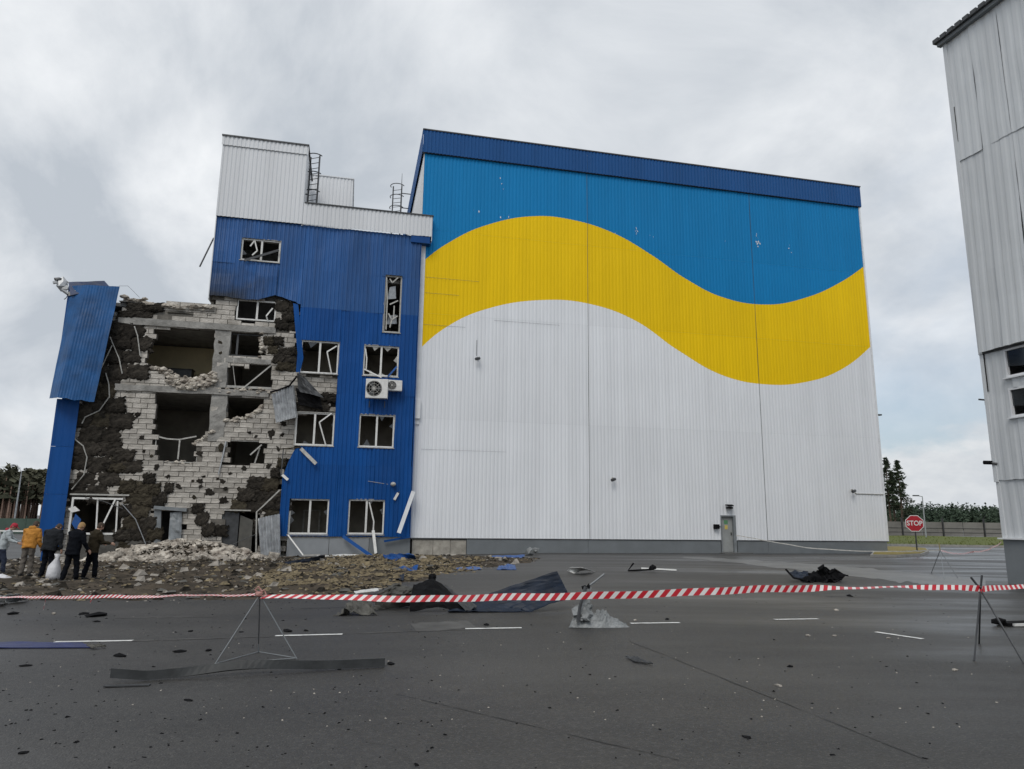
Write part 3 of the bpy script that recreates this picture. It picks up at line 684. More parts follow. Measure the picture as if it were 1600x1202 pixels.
# mineral wool boards
boards = []
for k in range(7):
    mb = MB(); sd = k * 9.1
    def bf(u, v, sd=sd):
        ex = .16 * fbm(v * 5, sd, 0, 6) ; ez = .20 * fbm(u * 6, sd + 5, 0, 6); edge = min(u, 1 - u, v, 1 - v); k_ = 1 - min(1, edge * 4)
        return (u - .5 + ex * k_, -.05 * min(1, edge * 5) - .055 * abs(fbm(u * 2.5, v * 2.5, sd, 6)) + (.07 if edge == 0 else 0) + .014 * fbm(u * 12, v * 12, sd), v - .5 + ez * k_)
    mb.grid(bf, 18, 14); me = mb.mesh('insulation_board', 'wool' if k < 5 else 'woolb'); boards.append(me)
def wool(poly, s=.26, bw=.95, bh=.6, prob=1., warm=.3, layers=1):
    P = [fp(x, y, s) for x, y in poly]; t0 = min(p[0] for p in P); t1 = max(p[0] for p in P); z0 = min(p[1] for p in P); z1 = max(p[1] for p in P)
    z = z0; r = 0
    while z < z1:
        t = t0 - (r % 2) * bw / 2
        while t < t1:
            c = (t + bw / 2, z + bh / 2)
            ins = [inpoly(c[0] + a * bw * .4, c[1] + b * bh * .4, P) for a in (-1, 0, 1) for b in (-1, 0, 1)]
            if sum(ins) >= 4 and R() < prob:
                me = boards[random.randrange(5, 7)] if R() < warm else boards[random.randrange(5)]
                o = put('insulation_board', me, an); o.location = (c[0] + U(-.06, .06), -s + U(-.03, .05), c[1] + U(-.04, .04)); o.scale = (bw * U(1.08, 1.25), U(.6, 1.7), bh * U(1.08, 1.3)); o.rotation_euler = (U(-.07, .07), U(-.12, .12), U(-.06, .06))
            t += bw
        z += bh; r += 1
wool([(160, 505), (214, 505), (224, 560), (216, 590), (180, 592), (176, 640), (112, 700), (112, 640), (150, 600)], .24, .9, .7, 1, .08)
wool([(112, 630), (176, 596), (190, 640), (196, 690), (180, 700), (112, 712)], .27, .9, .7, 1, .25)
wool([(112, 690), (200, 690), (206, 720), (190, 735), (180, 782), (112, 782)], .23, .9, .7, 1, .08)
wool([(165, 700), (208, 700), (212, 735), (165, 735)], .29, .8, .5, 1, .1)
wool([(185, 762), (236, 748), (240, 800), (240, 845), (184, 845)], .27, .7, .55, 1, .35)
wool([(226, 732), (244, 738), (247, 790), (222, 790)], .30, .5, .5, 1, .3)
wool([(251, 752), (262, 752), (262, 785), (251, 785)], .28, .35, .45, 1, .2)
wool([(299, 792), (316, 792), (319, 814), (350, 816), (350, 836), (316, 836), (300, 815)], .27, .55, .5, 1, .3)
wool([(362, 776), (400, 752), (440, 748), (440, 800), (405, 800), (378, 795), (362, 786)], .28, .7, .55, 1, .4)
wool([(400, 790), (440, 775), (440, 835), (404, 835)], .26, .8, .6, 1, .1)
wool([(432, 470), (464, 474), (468, 515), (434, 515)], .26, .6, .5, 1, .1)
wool([(412, 525), (432, 518), (440, 556), (425, 566), (412, 548)], .27, .5, .45, 1, .3)
wool([(436, 550), (466, 548), (470, 580), (444, 574)], .26, .6, .4, 1, .1)
wool([(466, 604), (524, 614), (524, 642), (466, 642)], .26, .8, .5, 1, .05)
wool([(184, 478), (250, 474), (264, 492), (186, 496)], .24, .8, .4, 1, .1)
wool([(427, 716), (440, 706), (440, 745), (427, 740)], .28, .4, .45, 1, .4)
wool([(184, 836), (240, 836), (240, 862), (184, 862)], .22, .9, .5, 1, .4)
# exposed plinth under the left window
build('plinth_panel', MB().box((-15.7, -.30, -.6), (-12.1, .05, .74)), 'concd', an); build('plinth_panel', MB().box((-11.9 + .02, -.27, -.6), (-9.7, .0, .45)), 'conc', an)
for a, b in ((-6.0, -4.0), (-4.0, -2.05), (-2.05, -.0)):
    build('plinth_panel', MB().box((a + .01, -.36, -.5), (b - .01, .02, .70)), 'plinthl' if a < -3 else 'plinth', an)
build('plinth_coping', MB().box((-6.3, -.34, .70), (-.03, .0, .775)), 'bare', an)
# broken roof edge
re = MB()
for i in range(150):
    t = U(-14.7, -10.0); z = 12.02 + .14 * fbm(t, 1) + (.2 if t < -13.6 else 0); r = U(.05, .22)
    re.blob((t, U(-.28, .5), z + U(-.1, .12)), r, (1.3, 1, .6), .4, 1)
build('roof_rubble', re, 'chunk', an, kind='stuff', fixn=False)
cbox(262, 480, 335, 486, .3, .8, name='roof_edge_slab'); cbox(186, 470, 260, 476, .2, 1.2, name='roof_edge_slab', rag=.05)
cbox(262, 488, 330, 493, .24, .3, 'woolb', 'lintel_strip')
# ---- left corner column and peeled sheets
CX1 = fp(115, 700, .45)[0]
for z0, z1 in ((.72, 2.6), (2.6, 4.8), (4.8, 7.05)):
    build('cladding_panel', strips(-16.85, CX1, const(z0 + (0.01 if z0 > 1 else 0)) if z0 > 1 else pw([(-16.85, .9), (-16.2, .1), (-15.95, .25), (-15.7, .9)]), const(z1), (), -.45, .32, .010, lambda t, z, k=z0: .02 * fbm(t * .5, z * .5, k)), 'blue', an, fixn=False)
def pxgrid(fn, nu, nv, m, name, parent, **k):
    mb = MB(); mb.grid(fn, nu, nv); return build(name, mb, m, parent, solid=.012, **k)
def bil(c, u, v): # corners TL TR BR BL as 3-tuples
    a = [Vector(p) for p in c]; return (a[0] * (1 - u) + a[1] * u) * (1 - v) + (a[3] * (1 - u) + a[2] * u) * v
pc = [f3(112, 447, .55), f3(187, 448, .62), f3(147, 628, 1.15), f3(78, 623, .75)]
def peel(u, v):
    P = bil(pc, u, v); cr_ = .32 - .05 * v; 
    P.y += -.55 * max(0, 1 - abs(u - cr_) / (.3 if u < cr_ else .6)) * (.35 + .65 * v) + .05 * fbm(u * 3, v * 3, 2.) + .006 * math.cos(u * 2 * PI * 17) * (1 if u > cr_ else .3)
    if v > .93: P.z += .05 * fbm(u * 6, 8.)
    return P
pxgrid(peel, 104, 14, 'bluepeel', 'peeled_panel', an, smooth=False, label='bent blue sheet peeled outwards at the left corner')
tc_ = [f3(107, 441, .5), f3(163, 439, .3), f3(172, 449, .6), f3(110, 462, .75)]
pxgrid(lambda u, v: bil(tc_, u, v) + Vector((0, .04 * fbm(u * 3, v * 2, 4), 0)), 8, 4, 'bluesoot', 'corner_cap', an)
mb = MB(); mb.quad(f3(108, 445, .5), f3(118, 470, .6), f3(100, 600, .6), f3(92, 560, .45)); build('side_flap', mb, 'blue', an, solid=.012)
def rod(pxs, m, name, r=.03, s=.35, parent=an, sq=False, **k):
    mb = MB(); mb.tube([f3(p[0], p[1], p[2] if len(p) > 2 else s) for p in pxs], r, 6, sq=sq); return build(name, mb, m, parent, **k)
for pl in ([(172, 527), (186, 560), (189, 575), (191, 584)], [(175, 540), (163, 565), (155, 582)], [(165, 583), (170, 600), (171, 622)], [(171, 620), (155, 642), (133, 652), (128, 662)], [(116, 686), (130, 697), (136, 715), (131, 742), (112, 765)], [(210, 510), (215, 525), (219, 556)], [(105, 440, .5), (120, 455, .5)]):
    rod(pl, 'pvcd', 'bent_rail', .028)
rod([(190, 787), (212, 812), (232, 861)], 'metal', 'hanging_cable', .022, .5); rod([(133, 778), (160, 783), (192, 795)], 'metald', 'hanging_cable', .02, .45)
rod([(334, 372), (312, 417)], 'metald', 'bent_rod', .04, .42, label='bent rod jutting from the tower edge')
rod([(186, 447), (200, 447), (218, 465)], 'metald', 'loose_wire', .008, .4)
# ---- windows of the block
def window(h, mull=(.5,), sash=(), y=-.30, m='pvc', fw=.075, name='window', trim=True, missing=()):
    t0, t1, z0, z1 = h; mb = MB()
    d = .07
    if 'b' not in missing: mb.box((t0, y - d / 2, z0), (t1, y + d / 2, z0 + fw))
    if 't' not in missing: mb.box((t0, y - d / 2, z1 - fw), (t1, y + d / 2, z1))
    if 'l' not in missing: mb.box((t0, y - d / 2, z0 + fw), (t0 + fw, y + d / 2, z1 - fw))
    if 'r' not in missing: mb.box((t1 - fw, y - d / 2, z0 + fw), (t1, y + d / 2, z1 - fw))
    wn = build(name, mb, m, an, bevel=.006)
    for q in mull:
        tm = t0 + (t1 - t0) * q; build('mullion', MB().box((tm - .05, y - .04, z0 + fw - .01), (tm + .05, y + .03, z1 - fw + .01)), m, wn, bevel=.005)
    for pl in sash:
        sb = MB(); pts = [f3(p[0], p[1], -y + (p[2] if len(p) > 2 else .05)) for p in pl]
        for a, b in zip(pts, pts[1:]): sb.bar(a, b, .065, .05)
        build('sash', sb, m, wn)
    if trim:
        rv = MB(); q = .012
        rv.box((t0 - .04, -.47, z0 - .05), (t1 + .04, y - .04, z0 - q)); build('sill', rv, 'pvcd', wn)
        rv = MB(); rv.box((t0 - .03, y - .1, z0), (t0 - .002, .1, z1)).box((t1 + .002, y - .1, z0), (t1 + .03, .1, z1)).box((t0 - .03, y - .1, z1 + .002), (t1 + .03, .1, z1 + .03)).box((t0 - .03, y + .04, z0 - .03), (t1 + .03, .1, z0 - .002)); build('reveal', rv, 'pvcd', wn)
    return wn
def shards(wn, h, n, y=-.30, m='glass'):
    t0, t1, z0, z1 = h
    for k in range(n):
        sb = MB(); e = random.choice('ltrb'); ln = U(.15, .5); wd = U(.2, .5)
        if e == 'l': z = U(z0 + .1, z1 - .6); P = [(t0 + .06, y, z), (t0 + .06, y, z + wd), (t0 + ln * .6, y, z + wd * U(.2, .8))]
        elif e == 'r': z = U(z0 + .1, z1 - .6); P = [(t1 - .06, y, z), (t1 - .06, y, z + wd), (t1 - ln * .6, y, z + wd * U(.2, .8))]
        elif e == 't': t = U(t0 + .1, t1 - .6); P = [(t, y, z1 - .06), (t + wd, y, z1 - .06), (t + wd * U(.2, .8), y, z1 - ln)]
        else: t = U(t0 + .1, t1 - .6); P = [(t, y, z0 + .06), (t + wd, y, z0 + .06), (t + wd * U(.2, .8), y, z0 + ln)]
        sb.prism(P, (0, .006, 0)); build('glass_shard', sb, m, wn)
wn = window(W['w11'], (.52,)); shards(wn, W['w11'], 3)
build('inner_window', MB().box((-5.5, 2.6, .9), (-5.42, 2.66, 2.1)).box((-5.42, 2.6, 2.03), (-4.6, 2.66, 2.1)).box((-4.68, 2.6, .9), (-4.6, 2.66, 2.03)), 'pvcd', wn)
wn = window(W['w13'], (.5,), [[(577, 785, .1), (584, 815, .1), (583, 832, .08)]]); shards(wn, W['w13'], 3)
wn = window(W['w21'], (.49,), [[(518, 646, .2), (499, 660, .3), (509, 696, .2)]]); shards(wn, W['w21'], 2)
wn = window(W['w23'], (.5,)); shards(wn, W['w23'], 3)
wn = window(W['w31'], (.5,), [[(526, 541, .12), (511, 550, .3), (518, 585, .2)]]); shards(wn, W['w31'], 1)
wn = window(W['w33'], (.5,), [[(569, 577, .25), (596, 590, .35)], [(571, 545, .1), (573, 560, .12), (572, 577, .1)]]); shards(wn, W['w33'], 6, m='pvcd')
build('torn_flashing', MB().bar(f3(620, 573, .5), f3(606, 589, .55), .09, .02), 'bluescrap', wn)
wn = window(W['top'], (.52,), [[(391, 385, .1), (398, 376, .1), (402, 392, .1), (394, 399, .1)]]); shards(wn, W['top'], 1)
build('loose_bar', MB().bar(f3(382, 407, .6), f3(436, 391, .5), .12, .03), 'metald', wn)
wn = window(W['slit'], (), [[(609, 436), (613, 442), (622, 434)], [(609, 476), (622, 470)], [(607, 490), (612, 500), (609, 512)], [(612, 500), (621, 494)], [(616, 478), (615, 497)], [(604, 434), (605, 470), (603, 515)]], m='pvcd')
for a, b, z0, z1 in ((-1.72, -1.25, 13.3, 14.1), (-1.7, -1.15, 11.9, 12.5)):
    sb = MB(); sb.prism([(a, -.2, z0), (b, -.12, z0 + .1), (b - .06, -.15, z1), (a + .1, -.22, z1 - .12)], (0, .02, 0)); build('hanging_sheet', sb, 'metal', wn)
h = rect(371, 467, 430, 503, .22); window(h, (.52,), [[(426, 482, .1), (416, 494, .2), (419, 503, .1)]], -.15, 'pvc', trim=False)
h = rect(350, 569, 426, 609, .22); wn = window(h, (), [[(425, 570, .05), (381, 606, .1)]], -.14, 'pvcd', trim=False, missing='tr', fw=.12)
build('sash', MB().bar(f3(364, 571, .2), f3(368, 606, .2), .03, .03), 'pvcd', wn)
h = rect(353, 686, 414, 727, .22); wn = window(h, (), [[(409, 695, .1), (391, 711, .2)], [(406, 700, .0), (398, 724, .0)]], -.15, 'pvcd', trim=False, missing='rb', fw=.09)
wn = window(rect(243, 682, 307, 724, .22), (), [[(245, 682), (262, 686), (280, 687), (307, 682)], [(281, 688), (278, 718)]], -.12, 'pvcd', trim=False, missing='t', fw=.05)
wn = window(rect(352, 519, 414, 558, .2), (.3,), (), -.0, 'metald', trim=False, missing='r', fw=.06)
lw = rect(113, 777, 186, 836, .3)
wn = window(lw, (), [[(153, 778), (150, 834)], [(180, 781, .12), (155, 832, .2)], [(184, 783), (181, 834)]], -.30, 'pvc', trim=False, missing='r', fw=.09)
build('top_rail', MB().box((lw[0] - .1, -.36, lw[3] + .10), (lw[1] + .25, -.30, lw[3] + .17)), 'pvcd', wn)
sb = MB(); sb.prism([f3(118, 803, .5), f3(127, 812, .55), f3(119, 830, .5), f3(112, 818, .45)], (0, .02, 0)); build('torn_flashing', sb, 'bluescrap', wn)
sb = MB(); sb.prism([f3(106, 795, .5), f3(117, 791, .5), f3(125, 798, .5), f3(112, 801, .5)], (0, .02, 0)); build('torn_flashing', sb, 'pvc', wn)
build('edge_rail', MB().bar(f3(353, 690, .26), f3(346, 722, .3), .06, .05).bar(f3(346, 722, .3), f3(341, 742, .3), .05, .04), 'metal', an)
# ---- entrances
d1 = build('entrance_door', MB().prism([f3(252, 797, .3), f3(241, 797, .3), f3(240, 868, .3), f3(250, 866, .25)], (0, .06, 0)), 'greymetal', an, label='grey entrance door post leaf standing ajar')
cpx = [f3(266, 801, .3), f3(284, 800, .3), f3(283, 858, .5), f3(262, 858, .75)]
pxgrid(lambda u, v: bil(cpx, u, v) + Vector((0, .09 * fbm(u * 2, v * 4, 3), 0)), 6, 14, 'greymetal', 'door_leaf', an, label='crumpled grey metal leaf of the entrance')
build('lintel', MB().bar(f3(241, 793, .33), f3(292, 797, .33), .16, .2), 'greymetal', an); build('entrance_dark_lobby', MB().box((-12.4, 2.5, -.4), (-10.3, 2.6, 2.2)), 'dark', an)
ex = [fp(x, y, .2) for x, y in ((350, 798), (394, 865))]
mb = MB(); mb.box((ex[0][0], -.12, ex[1][1]), (ex[1][0] - .75, -.06, ex[0][1] - .05)); build('door_leaf', mb, 'metald', an); mb = MB(); mb.prism([(ex[1][0] - .70, -.1, ex[1][1]), (ex[1][0] - .05, -.3, ex[1][1] + .1), (ex[1][0] - .08, -.28, ex[0][1] - .45), (ex[1][0] - .7, -.1, ex[0][1] - .2)], (0, .06, 0)); build('door_leaf', mb, mat('drab_door', (.085, .082, .072), .6, 0, .3, 3), an)
build('lintel', MB().bar(f3(350, 797, .3), f3(392, 798, .3), .06, .12), 'pvcd', an)
mb = MB(); mb.box((ex[0][0] - .15, -.1, -.5), (ex[0][0], .1, ex[0][1])); build('door_jamb', mb, 'plinth', an)
rod([(400, 872), (401, 800), (412, 790), (437, 766)], 'pvcd', 'bent_rail', .045, .55, sq=True); rod([(352, 857), (380, 843), (400, 835)], 'metald', 'hanging_cable', .018, .7)
def corrug(c, n, m, name, parent, amp=.03, noise_=.03, nv=8, per=4, bend=0, sd=0, **k):
    mb = MB()
    def fn(u, v):
        P = bil(c, u, v); nrm = (Vector(c[1]) - Vector(c[0])).cross(Vector(c[3]) - Vector(c[0])).normalized()
        return P + nrm * (amp * max(-1, min(1, 1.6 * math.cos(u * n * 2 * PI))) + noise_ * fbm(u * 3, v * 3, sd) + bend * math.sin(v * PI))
    mb.grid(fn, n * per, nv); return build(name, mb, m, parent, solid=.008, **k)
corrug([f3(403, 810, .55), f3(437, 803, .6), f3(438, 868, 1.0), f3(407, 870, 1.1)], 7, 'metal', 'leaning_sheet', an, .03, .06, label='grey ribbed sheet hanging beside the second entrance')
corrug([f3(424, 616, .5), f3(459, 601, .45), f3(464, 652, .7), f3(431, 661, .85)], 8, 'metal', 'hanging_sheet', an, .03, .05, bend=.1, label='grey ribbed sheet dangling from the broken edge')
rod([(422, 613), (437, 609), (452, 603), (464, 588)], 'black', 'bent_rail', .05, .5)
dk = [f3(464, 583, .4), f3(478, 592, .7), f3(506, 622, .8), f3(466, 612, .5)]
pxgrid(lambda u, v: bil(dk, u, v) + Vector((0, -.15 * math.sin(u * PI) + .06 * fbm(u * 3, v * 3, 5), 0)), 10, 6, 'metald', 'folded_sheet', an, label='dark folded sheet below the third-floor window')
dk2 = [f3(462, 606, .45), f3(500, 620, .7), f3(504, 640, .5), f3(466, 632, .4)]
pxgrid(lambda u, v: bil(dk2, u, v) + Vector((0, .12 * fbm(u * 3, v * 3, 6), 0)), 10, 6, 'black', 'folded_sheet', an)
# flap of blue sheet curling at left of the third-floor window
fl = [f3(458, 474, .45), f3(466, 476, .42), f3(474, 560, .42), f3(468, 585, .5)]
pxgrid(lambda u, v: bil(fl, u, v) + Vector((0, -.12 * (1 - u) * math.sin(v * 3), 0)), 6, 12, 'blue', 'curled_panel', an)
for p, q, wd, m in (((470, 701, .45), (494, 725, .7), .17, 'pvcd'), ((441, 742, .5), (450, 750, .6), .13, 'pvc'), ((437, 702, .5), (470, 699, .45), .06, 'woolb'), ((443, 700, .45), (439, 745, .5), .05, 'metald')):
    build('loose_trim', MB().bar(f3(*p), f3(*q), wd, .025), m, an)
# loose bits along the foot of the wall (each lies on its own)
def bar_thing(name, p, q, wd, dp, m, label, cat, side=(0, 1, 0)):
    a = an.matrix_world @ Vector(p); b = an.matrix_world @ Vector(q); return solo(name, MB().bar(a, b, wd, dp, NN), m, label, cat)
bpy.context.view_layer.update()
bar_thing('trim_strip', f3(646, 768, .5), f3(623, 833, .9), .20, .03, 'trimw', 'long white trim strip hanging loose at the corner where office meets hall', 'trim strip')
bar_thing('blue_beam', f3(536, 838, .6), f3(583, 871, 1.3), .16, .05, 'blue', 'blue metal flashing leaning from the window sill down to the ground', 'flashing')
bar_thing('white_post', f3(583, 829, .6), f3(588, 872, .9), .14, .1, 'pvc', 'short white plastic post standing upright against the grey plinth', 'post')
bar_thing('blue_strip', f3(600, 846, .55), f3(641, 839, .55), .10, .05, 'blue', 'thin blue strip lying against the plinth near the hall corner', 'strip')
bar_thing('window_rail', f3(450, 836, .6), f3(474, 868, 1.2), .06, .05, 'pvc', 'thin white frame rail sagging from the window corner to the soil', 'window rail')
bar_thing('pale_rail', f3(474, 868, 1.2), f3(500, 867, 1.3), .06, .05, 'pvcd', 'thin pale rail lying flat below the ground floor window', 'window rail')

# ---------------------------------------------------------------- fittings on the walls
def to_world(p): return an.matrix_world @ Vector(p)
def ac_unit(px, py, s, wd, ht, label, rz):
    t, z = fp(px, py, s); r = thing('air_conditioner', label, 'air conditioner', to_world((t, -s, z)), PHI + rz, 'air conditioner outdoor units on the blue wall')
    build('casing', MB().box((-wd / 2, -.16, -ht / 2), (wd / 2, .16, ht / 2)), 'pvc', r, bevel=.02)
    fr = ht * .4; cxx = -wd * .12
    fan = build('fan_opening', MB().disc((cxx, -.165, 0), fr, (0, -1, 0), .004, 24), 'black', r)
    gr = MB()
    for k in range(1, 4): gr.ring((cxx, -.185, 0), fr * k / 3.2 - .008, fr * k / 3.2 + .006, (0, -1, 0), .008)
    for k in range(8): th = k * PI / 4; gr.bar((cxx, -.186, 0), (cxx + fr * math.cos(th), -.186, fr * math.sin(th)), .012, .008)
    gr.disc((cxx, -.18, 0), fr * .22, (0, -1, 0), .02, 14); build('fan_grille', gr, 'pvcd', r)
    bl = MB()
    for k in range(3):
        th = k * 2 * PI / 3; bl.prism([(cxx + fr * .15 * math.cos(th), -.172, fr * .15 * math.sin(th)), (cxx + fr * .9 * math.cos(th - .4), -.172, fr * .9 * math.sin(th - .4)), (cxx + fr * .9 * math.cos(th + .4), -.176, fr * .9 * math.sin(th + .4))], (0, -.004, 0))
    build('fan_blade', bl, 'metald', r)
    for sx_ in (-1, 1): build('bracket', MB().bar((sx_ * wd * .35, .5, -ht / 2 - .03), (sx_ * wd * .35, -.14, -ht / 2 - .03), .04).bar((sx_ * wd * .35, .45, -ht / 2 - .05), (sx_ * wd * .35, .45, -ht / 2 - .4), .04), 'metald', r)
ac_unit(589, 608, .95, 1.12, 1.0, 'large pale outdoor air conditioner, tilted, under the broken third-floor window', -.12)
ac_unit(615, 603, .72, .85, .56, 'smaller pale air conditioner unit just right of the large one', .06)
def wall_light(px, py, s, label, kind):
    t, z = fp(px, py, s); r = thing('wall_lamp' if kind != 'cam' else 'security_camera', label, 'wall lamp' if kind != 'cam' else 'camera', to_world((t, -s, z)), PHI)
    if kind == 'flood':
        build('hood', MB().prism([(-.22, -.05, .12), (.22, -.05, .12), (.18, -.3, .06), (-.18, -.3, .06)], (0, 0, .05)), 'black', r); build('lens', MB().blob((0, -.14, -.03), .17, (1, .7, .8), .02, 2), 'lampw', r, smooth=True)
        build('body', MB().ring((0, -.14, -.08), .15, .19, (0, 0, 1), .1), 'black', r); build('bracket', MB().bar((0, .02, .05), (0, -.1, .05), .06), 'black', r)
    elif kind == 'box':
        build('housing', MB().box((-.15, -.22, -.13), (.15, 0, .13)), 'black', r, bevel=.03); build('arm', MB().bar((.15, -.08, .02), (.3, -.02, .02), .04), 'metald', r)
    elif kind == 'cam':
        build('body', MB().tube([(-.12, -.28, -.04), (.12, -.20, .04)], .08, 10), 'metald', r); build('arm', MB().tube([(.02, -.22, 0), (.05, -.1, .08), (.05, .0, .08)], .025, 6), 'metald', r); build('mount', MB().disc((.05, 0, .08), .07, (0, -1, 0), .03), 'pvcd', r)
    else:
        build('head', MB().blob((0, -.16, 0), .14, (1, 1, .8), .05, 2), 'pvcd', r); build('arm', MB().tube([(.02, -.05, 0), (.02, 0, .02)], .03, 6), 'metald', r)
wall_light(1138, 793, .04, 'dark hooded wall lamp directly above the hall door', 'flood')
wall_light(1118, 823, .04, 'small black box mounted on the wall left of the hall door', 'box')
wall_light(745, 562, .06, 'dark camera high on the white wall below the yellow wave, with thin aerial', 'cam')
wall_light(956, 750, .06, 'pale camera on the white wall midway between office and door', 'cam')
wall_light(1330, 768, .06, 'pale camera on the white wall near the right corner, fed by a cable', 'cam')
wall_light(614, 757, .45, 'small pale lamp head on the blue wall at a cable end', 'lamp')
t, z = fp(745, 545, .1); build('aerial', MB().tube([(t, -.06, z - .4), (t, -.06, z + .5)], .012, 5), 'metald', hall)
a = fp(1336, 771, .06); b = fp(1386, 772, .06); build('cable_conduit', MB().tube([(a[0], -.05, a[1] + .05), (a[0] + .1, -.05, a[1] - .02), (b[0], -.05, a[1] - .02)], .025, 5), 'pvcd', hall)
a = fp(575, 752, .45); b = fp(613, 758, .45); build('cable_conduit', MB().tube([(a[0], -.45, a[1]), (b[0], -.45, b[1])], .012, 5), 'pvcd', an)
t, z = fp(620, 775, .5); r = thing('broken_lamp', 'broken white lamp tube dangling on the blue wall left of the hall corner', 'lamp', to_world((t, -.5, z)), PHI)
build('tube', MB().bar((-.12, 0, -.2), (.06, 0, .15), .12, .1), 'pvc', r); build('bracket', MB().bar((.06, 0, .15), (.16, .1, .24), .04), 'metald', r)
t, z = fp(1374, 648, .04); r = thing('wall_lamp', 'small lamp jutting sideways from the hall right edge', 'wall lamp', to_world((HW + .02, .3, z)), PHI); build('arm', MB().tube([(0, 0, 0), (.35, -.1, .02)], .03, 6), 'metald', r); build('head', MB().box((.25, -.2, -.02), (.5, 0, .06)), 'metald', r)
# twisted lamp on the left corner
r = thing('twisted_floodlight', 'twisted grey floodlight on a bracket at the top left corner of the office block', 'floodlight', to_world(f3(118, 457, .6)), PHI)
def rl(px, py, s=.6): return Vector(f3(px, py, s)) - Vector(f3(118, 457, .6))
build('bracket', MB().bar(rl(121, 457), rl(107, 460), .2, .12), 'pvcd', r); build('arm', MB().tube([rl(107, 460), rl(97, 453), rl(95, 443)], .09, 6), 'metal', r)
build('head', MB().blob(rl(97, 444), .3, (1, .6, 1.1), .3, 1), 'metal', r); build('head_cap', MB().blob(rl(92, 437), .2, (1.2, .7, .6), .2, 1), 'metald', r); build('lens', MB().blob(rl(101, 450), .2, (1, .5, .9), .1, 1), 'foam', r); build('cable', MB().tube([rl(107, 460), rl(103, 466), rl(100, 468)], .02, 5), 'metald', r); build('visor', MB().bar(rl(90, 441), rl(83, 442), .12, .1), 'metal', r)

# ladders with hoops
def ladder(p0, p1, z0, z1, out, label, rod_top=0):
    r = thing('caged_ladder', label, 'ladder', to_world((p0[0], p0[1], z0)), PHI, 'caged roof ladders'); dx, dy = p1[0] - p0[0], p1[1] - p0[1]; H = z1 - z0
    for q in (0, 1): build('stringer', MB().tube([(dx * q, dy * q, 0), (dx * q, dy * q, H + (rod_top if q else 0))], .045, 6), 'metald', r)
    k = .25
    while k < H: build('rung', MB().tube([(0, 0, k), (dx, dy, k)], .02, 5), 'metald', r); k += .32
    n = max(4, int(H / .75)); mx, my = dx / 2, dy / 2; rad = math.hypot(dx, dy) * .75; an0 = math.atan2(dy, dx)
    for i in range(n):
        zz = H - .05 - i * (H - .3) / (n - 1); pts = []
        for j in range(13):
            th = an0 + (PI if out < 0 else 0) + PI * j / 12 * (1 if out > 0 else 1); pts.append((mx + rad * math.cos(th) * 1.0 + out * 0, my + rad * math.sin(th), zz))
        build('hoop', MB().tube(pts, .03, 5), 'metald', r)
    return r
a = fp(485, 250, -1)[0]; b = fp(500, 250, -1.2)[0]
L1 = ladder((a, 1.2), (b, .9), 18.2, 21.75, -1, 'caged steel ladder climbing the side of the white roof tower')
for zz in (19.9, 21.0): build('stay', MB().bar((-.1 - (a + 6.38), 0, zz - 18.2), (0, 0, zz - 18.2), .05), 'metald', L1)
a = fp(614, 310, -10)[0]; b = fp(627, 310, -10)[0]
zt = fp(620, 290, -10)[1]
L2 = ladder((a, 10.2), (b, 9.9), 16.4, zt, -1, 'caged steel ladder standing behind the parapet against the hall side')
for zz in (zt - 1.7, zt - 2.3, zt - .6): build('stay', MB().bar((b - a, -.3, zz - 16.4), (-a - .05, -.3, zz - 16.4), .05), 'metald', L2)
t, _ = fp(627, 300, -9.6); zz = fp(627, 272, -9.6)[1]
solo('lightning_rod', MB().tube([to_world((t, 9.5, 16.5)), to_world((t, 9.5, zz - 2)), to_world((t, 9.5, zz))], [.05, .04, .012], 6), 'metald', 'thin lightning rod rising above the parapet ladder', 'lightning rod')
bk = build('ladder_bracket', MB().bar(f3(474, 303, -.1), f3(474, 316, -.1), .06).bar(f3(474, 303, -.1), f3(481, 304, -.1), .06), 'metald', an)

# ================================================================ RIGHT BUILDING
rb_a = math.radians(-14.5); RB = Vector((14.9, 21.76, 0)); rd = Vector((-math.sin(rb_a), -math.cos(rb_a), 0))
rb = thing('grey_clad_building', 'tall pale grey clad building with dented sheets and small windows at the right edge', 'building', RB, math.atan2(rd.y, rd.x))
# local x runs from the far corner towards the camera, local -y faces the yard, +y inward
def rbx(px, py):
    d = ray(px, py); n_ = rd.cross(Vector((0, 0, 1))); k = (RB - CAM).dot(n_) / d.dot(n_); P = CAM + d * k; return (P - RB).dot(rd), P.z
SGN = -1
RL = 26.
RH = [(.75, 1.9, 6.12, 7.0), (.75, 1.9, 4.9, 5.78), (4.5, 6.2, 4.9, 7.0), (9, 11, 4.9, 7.)]
def rsheet(a, b, z0, z1, y, tilt=0, sd=0, m='whitedirty'):
    lo_ = (lambda t: z0 + .03 * fbm(t * 2, sd)) ; build('cladding_panel', strips(a, b, lo_, const(z1), RH, y, .3, .014, lambda t, z: tilt * (z1 - z) + .03 * fbm(t * .7, z * .5, sd)), m, rb, fixn=False)
tcuts = [0, .95, 1.95, 4, 8, 14, 20, RL]
for i in range(len(tcuts) - 1):
    a, b = tcuts[i] + (.06 if i == 0 else .004), tcuts[i + 1] - .004
    rsheet(a, b, 13.6, 18.15, -.05, -.006, i * 3.); rsheet(a, b, 7.05, 13.66, -.045 - .01 * (i % 2), -.018 - .008 * (i % 2), i * 5. + 2)
    rsheet(a, b, 3.05, 7.2, -.02, 0, i * 2. + 9); rsheet(a, b, 1.33, 3.08, .03, .015, i + 4.)
build('wall_core', strips(0, RL, const(1.2), const(18.1), [(h[0] + .01, h[1] - .01, h[2] + .01, h[3] - .01) for h in RH], .1, 1., 0), 'whitedirty', rb, fixn=False)
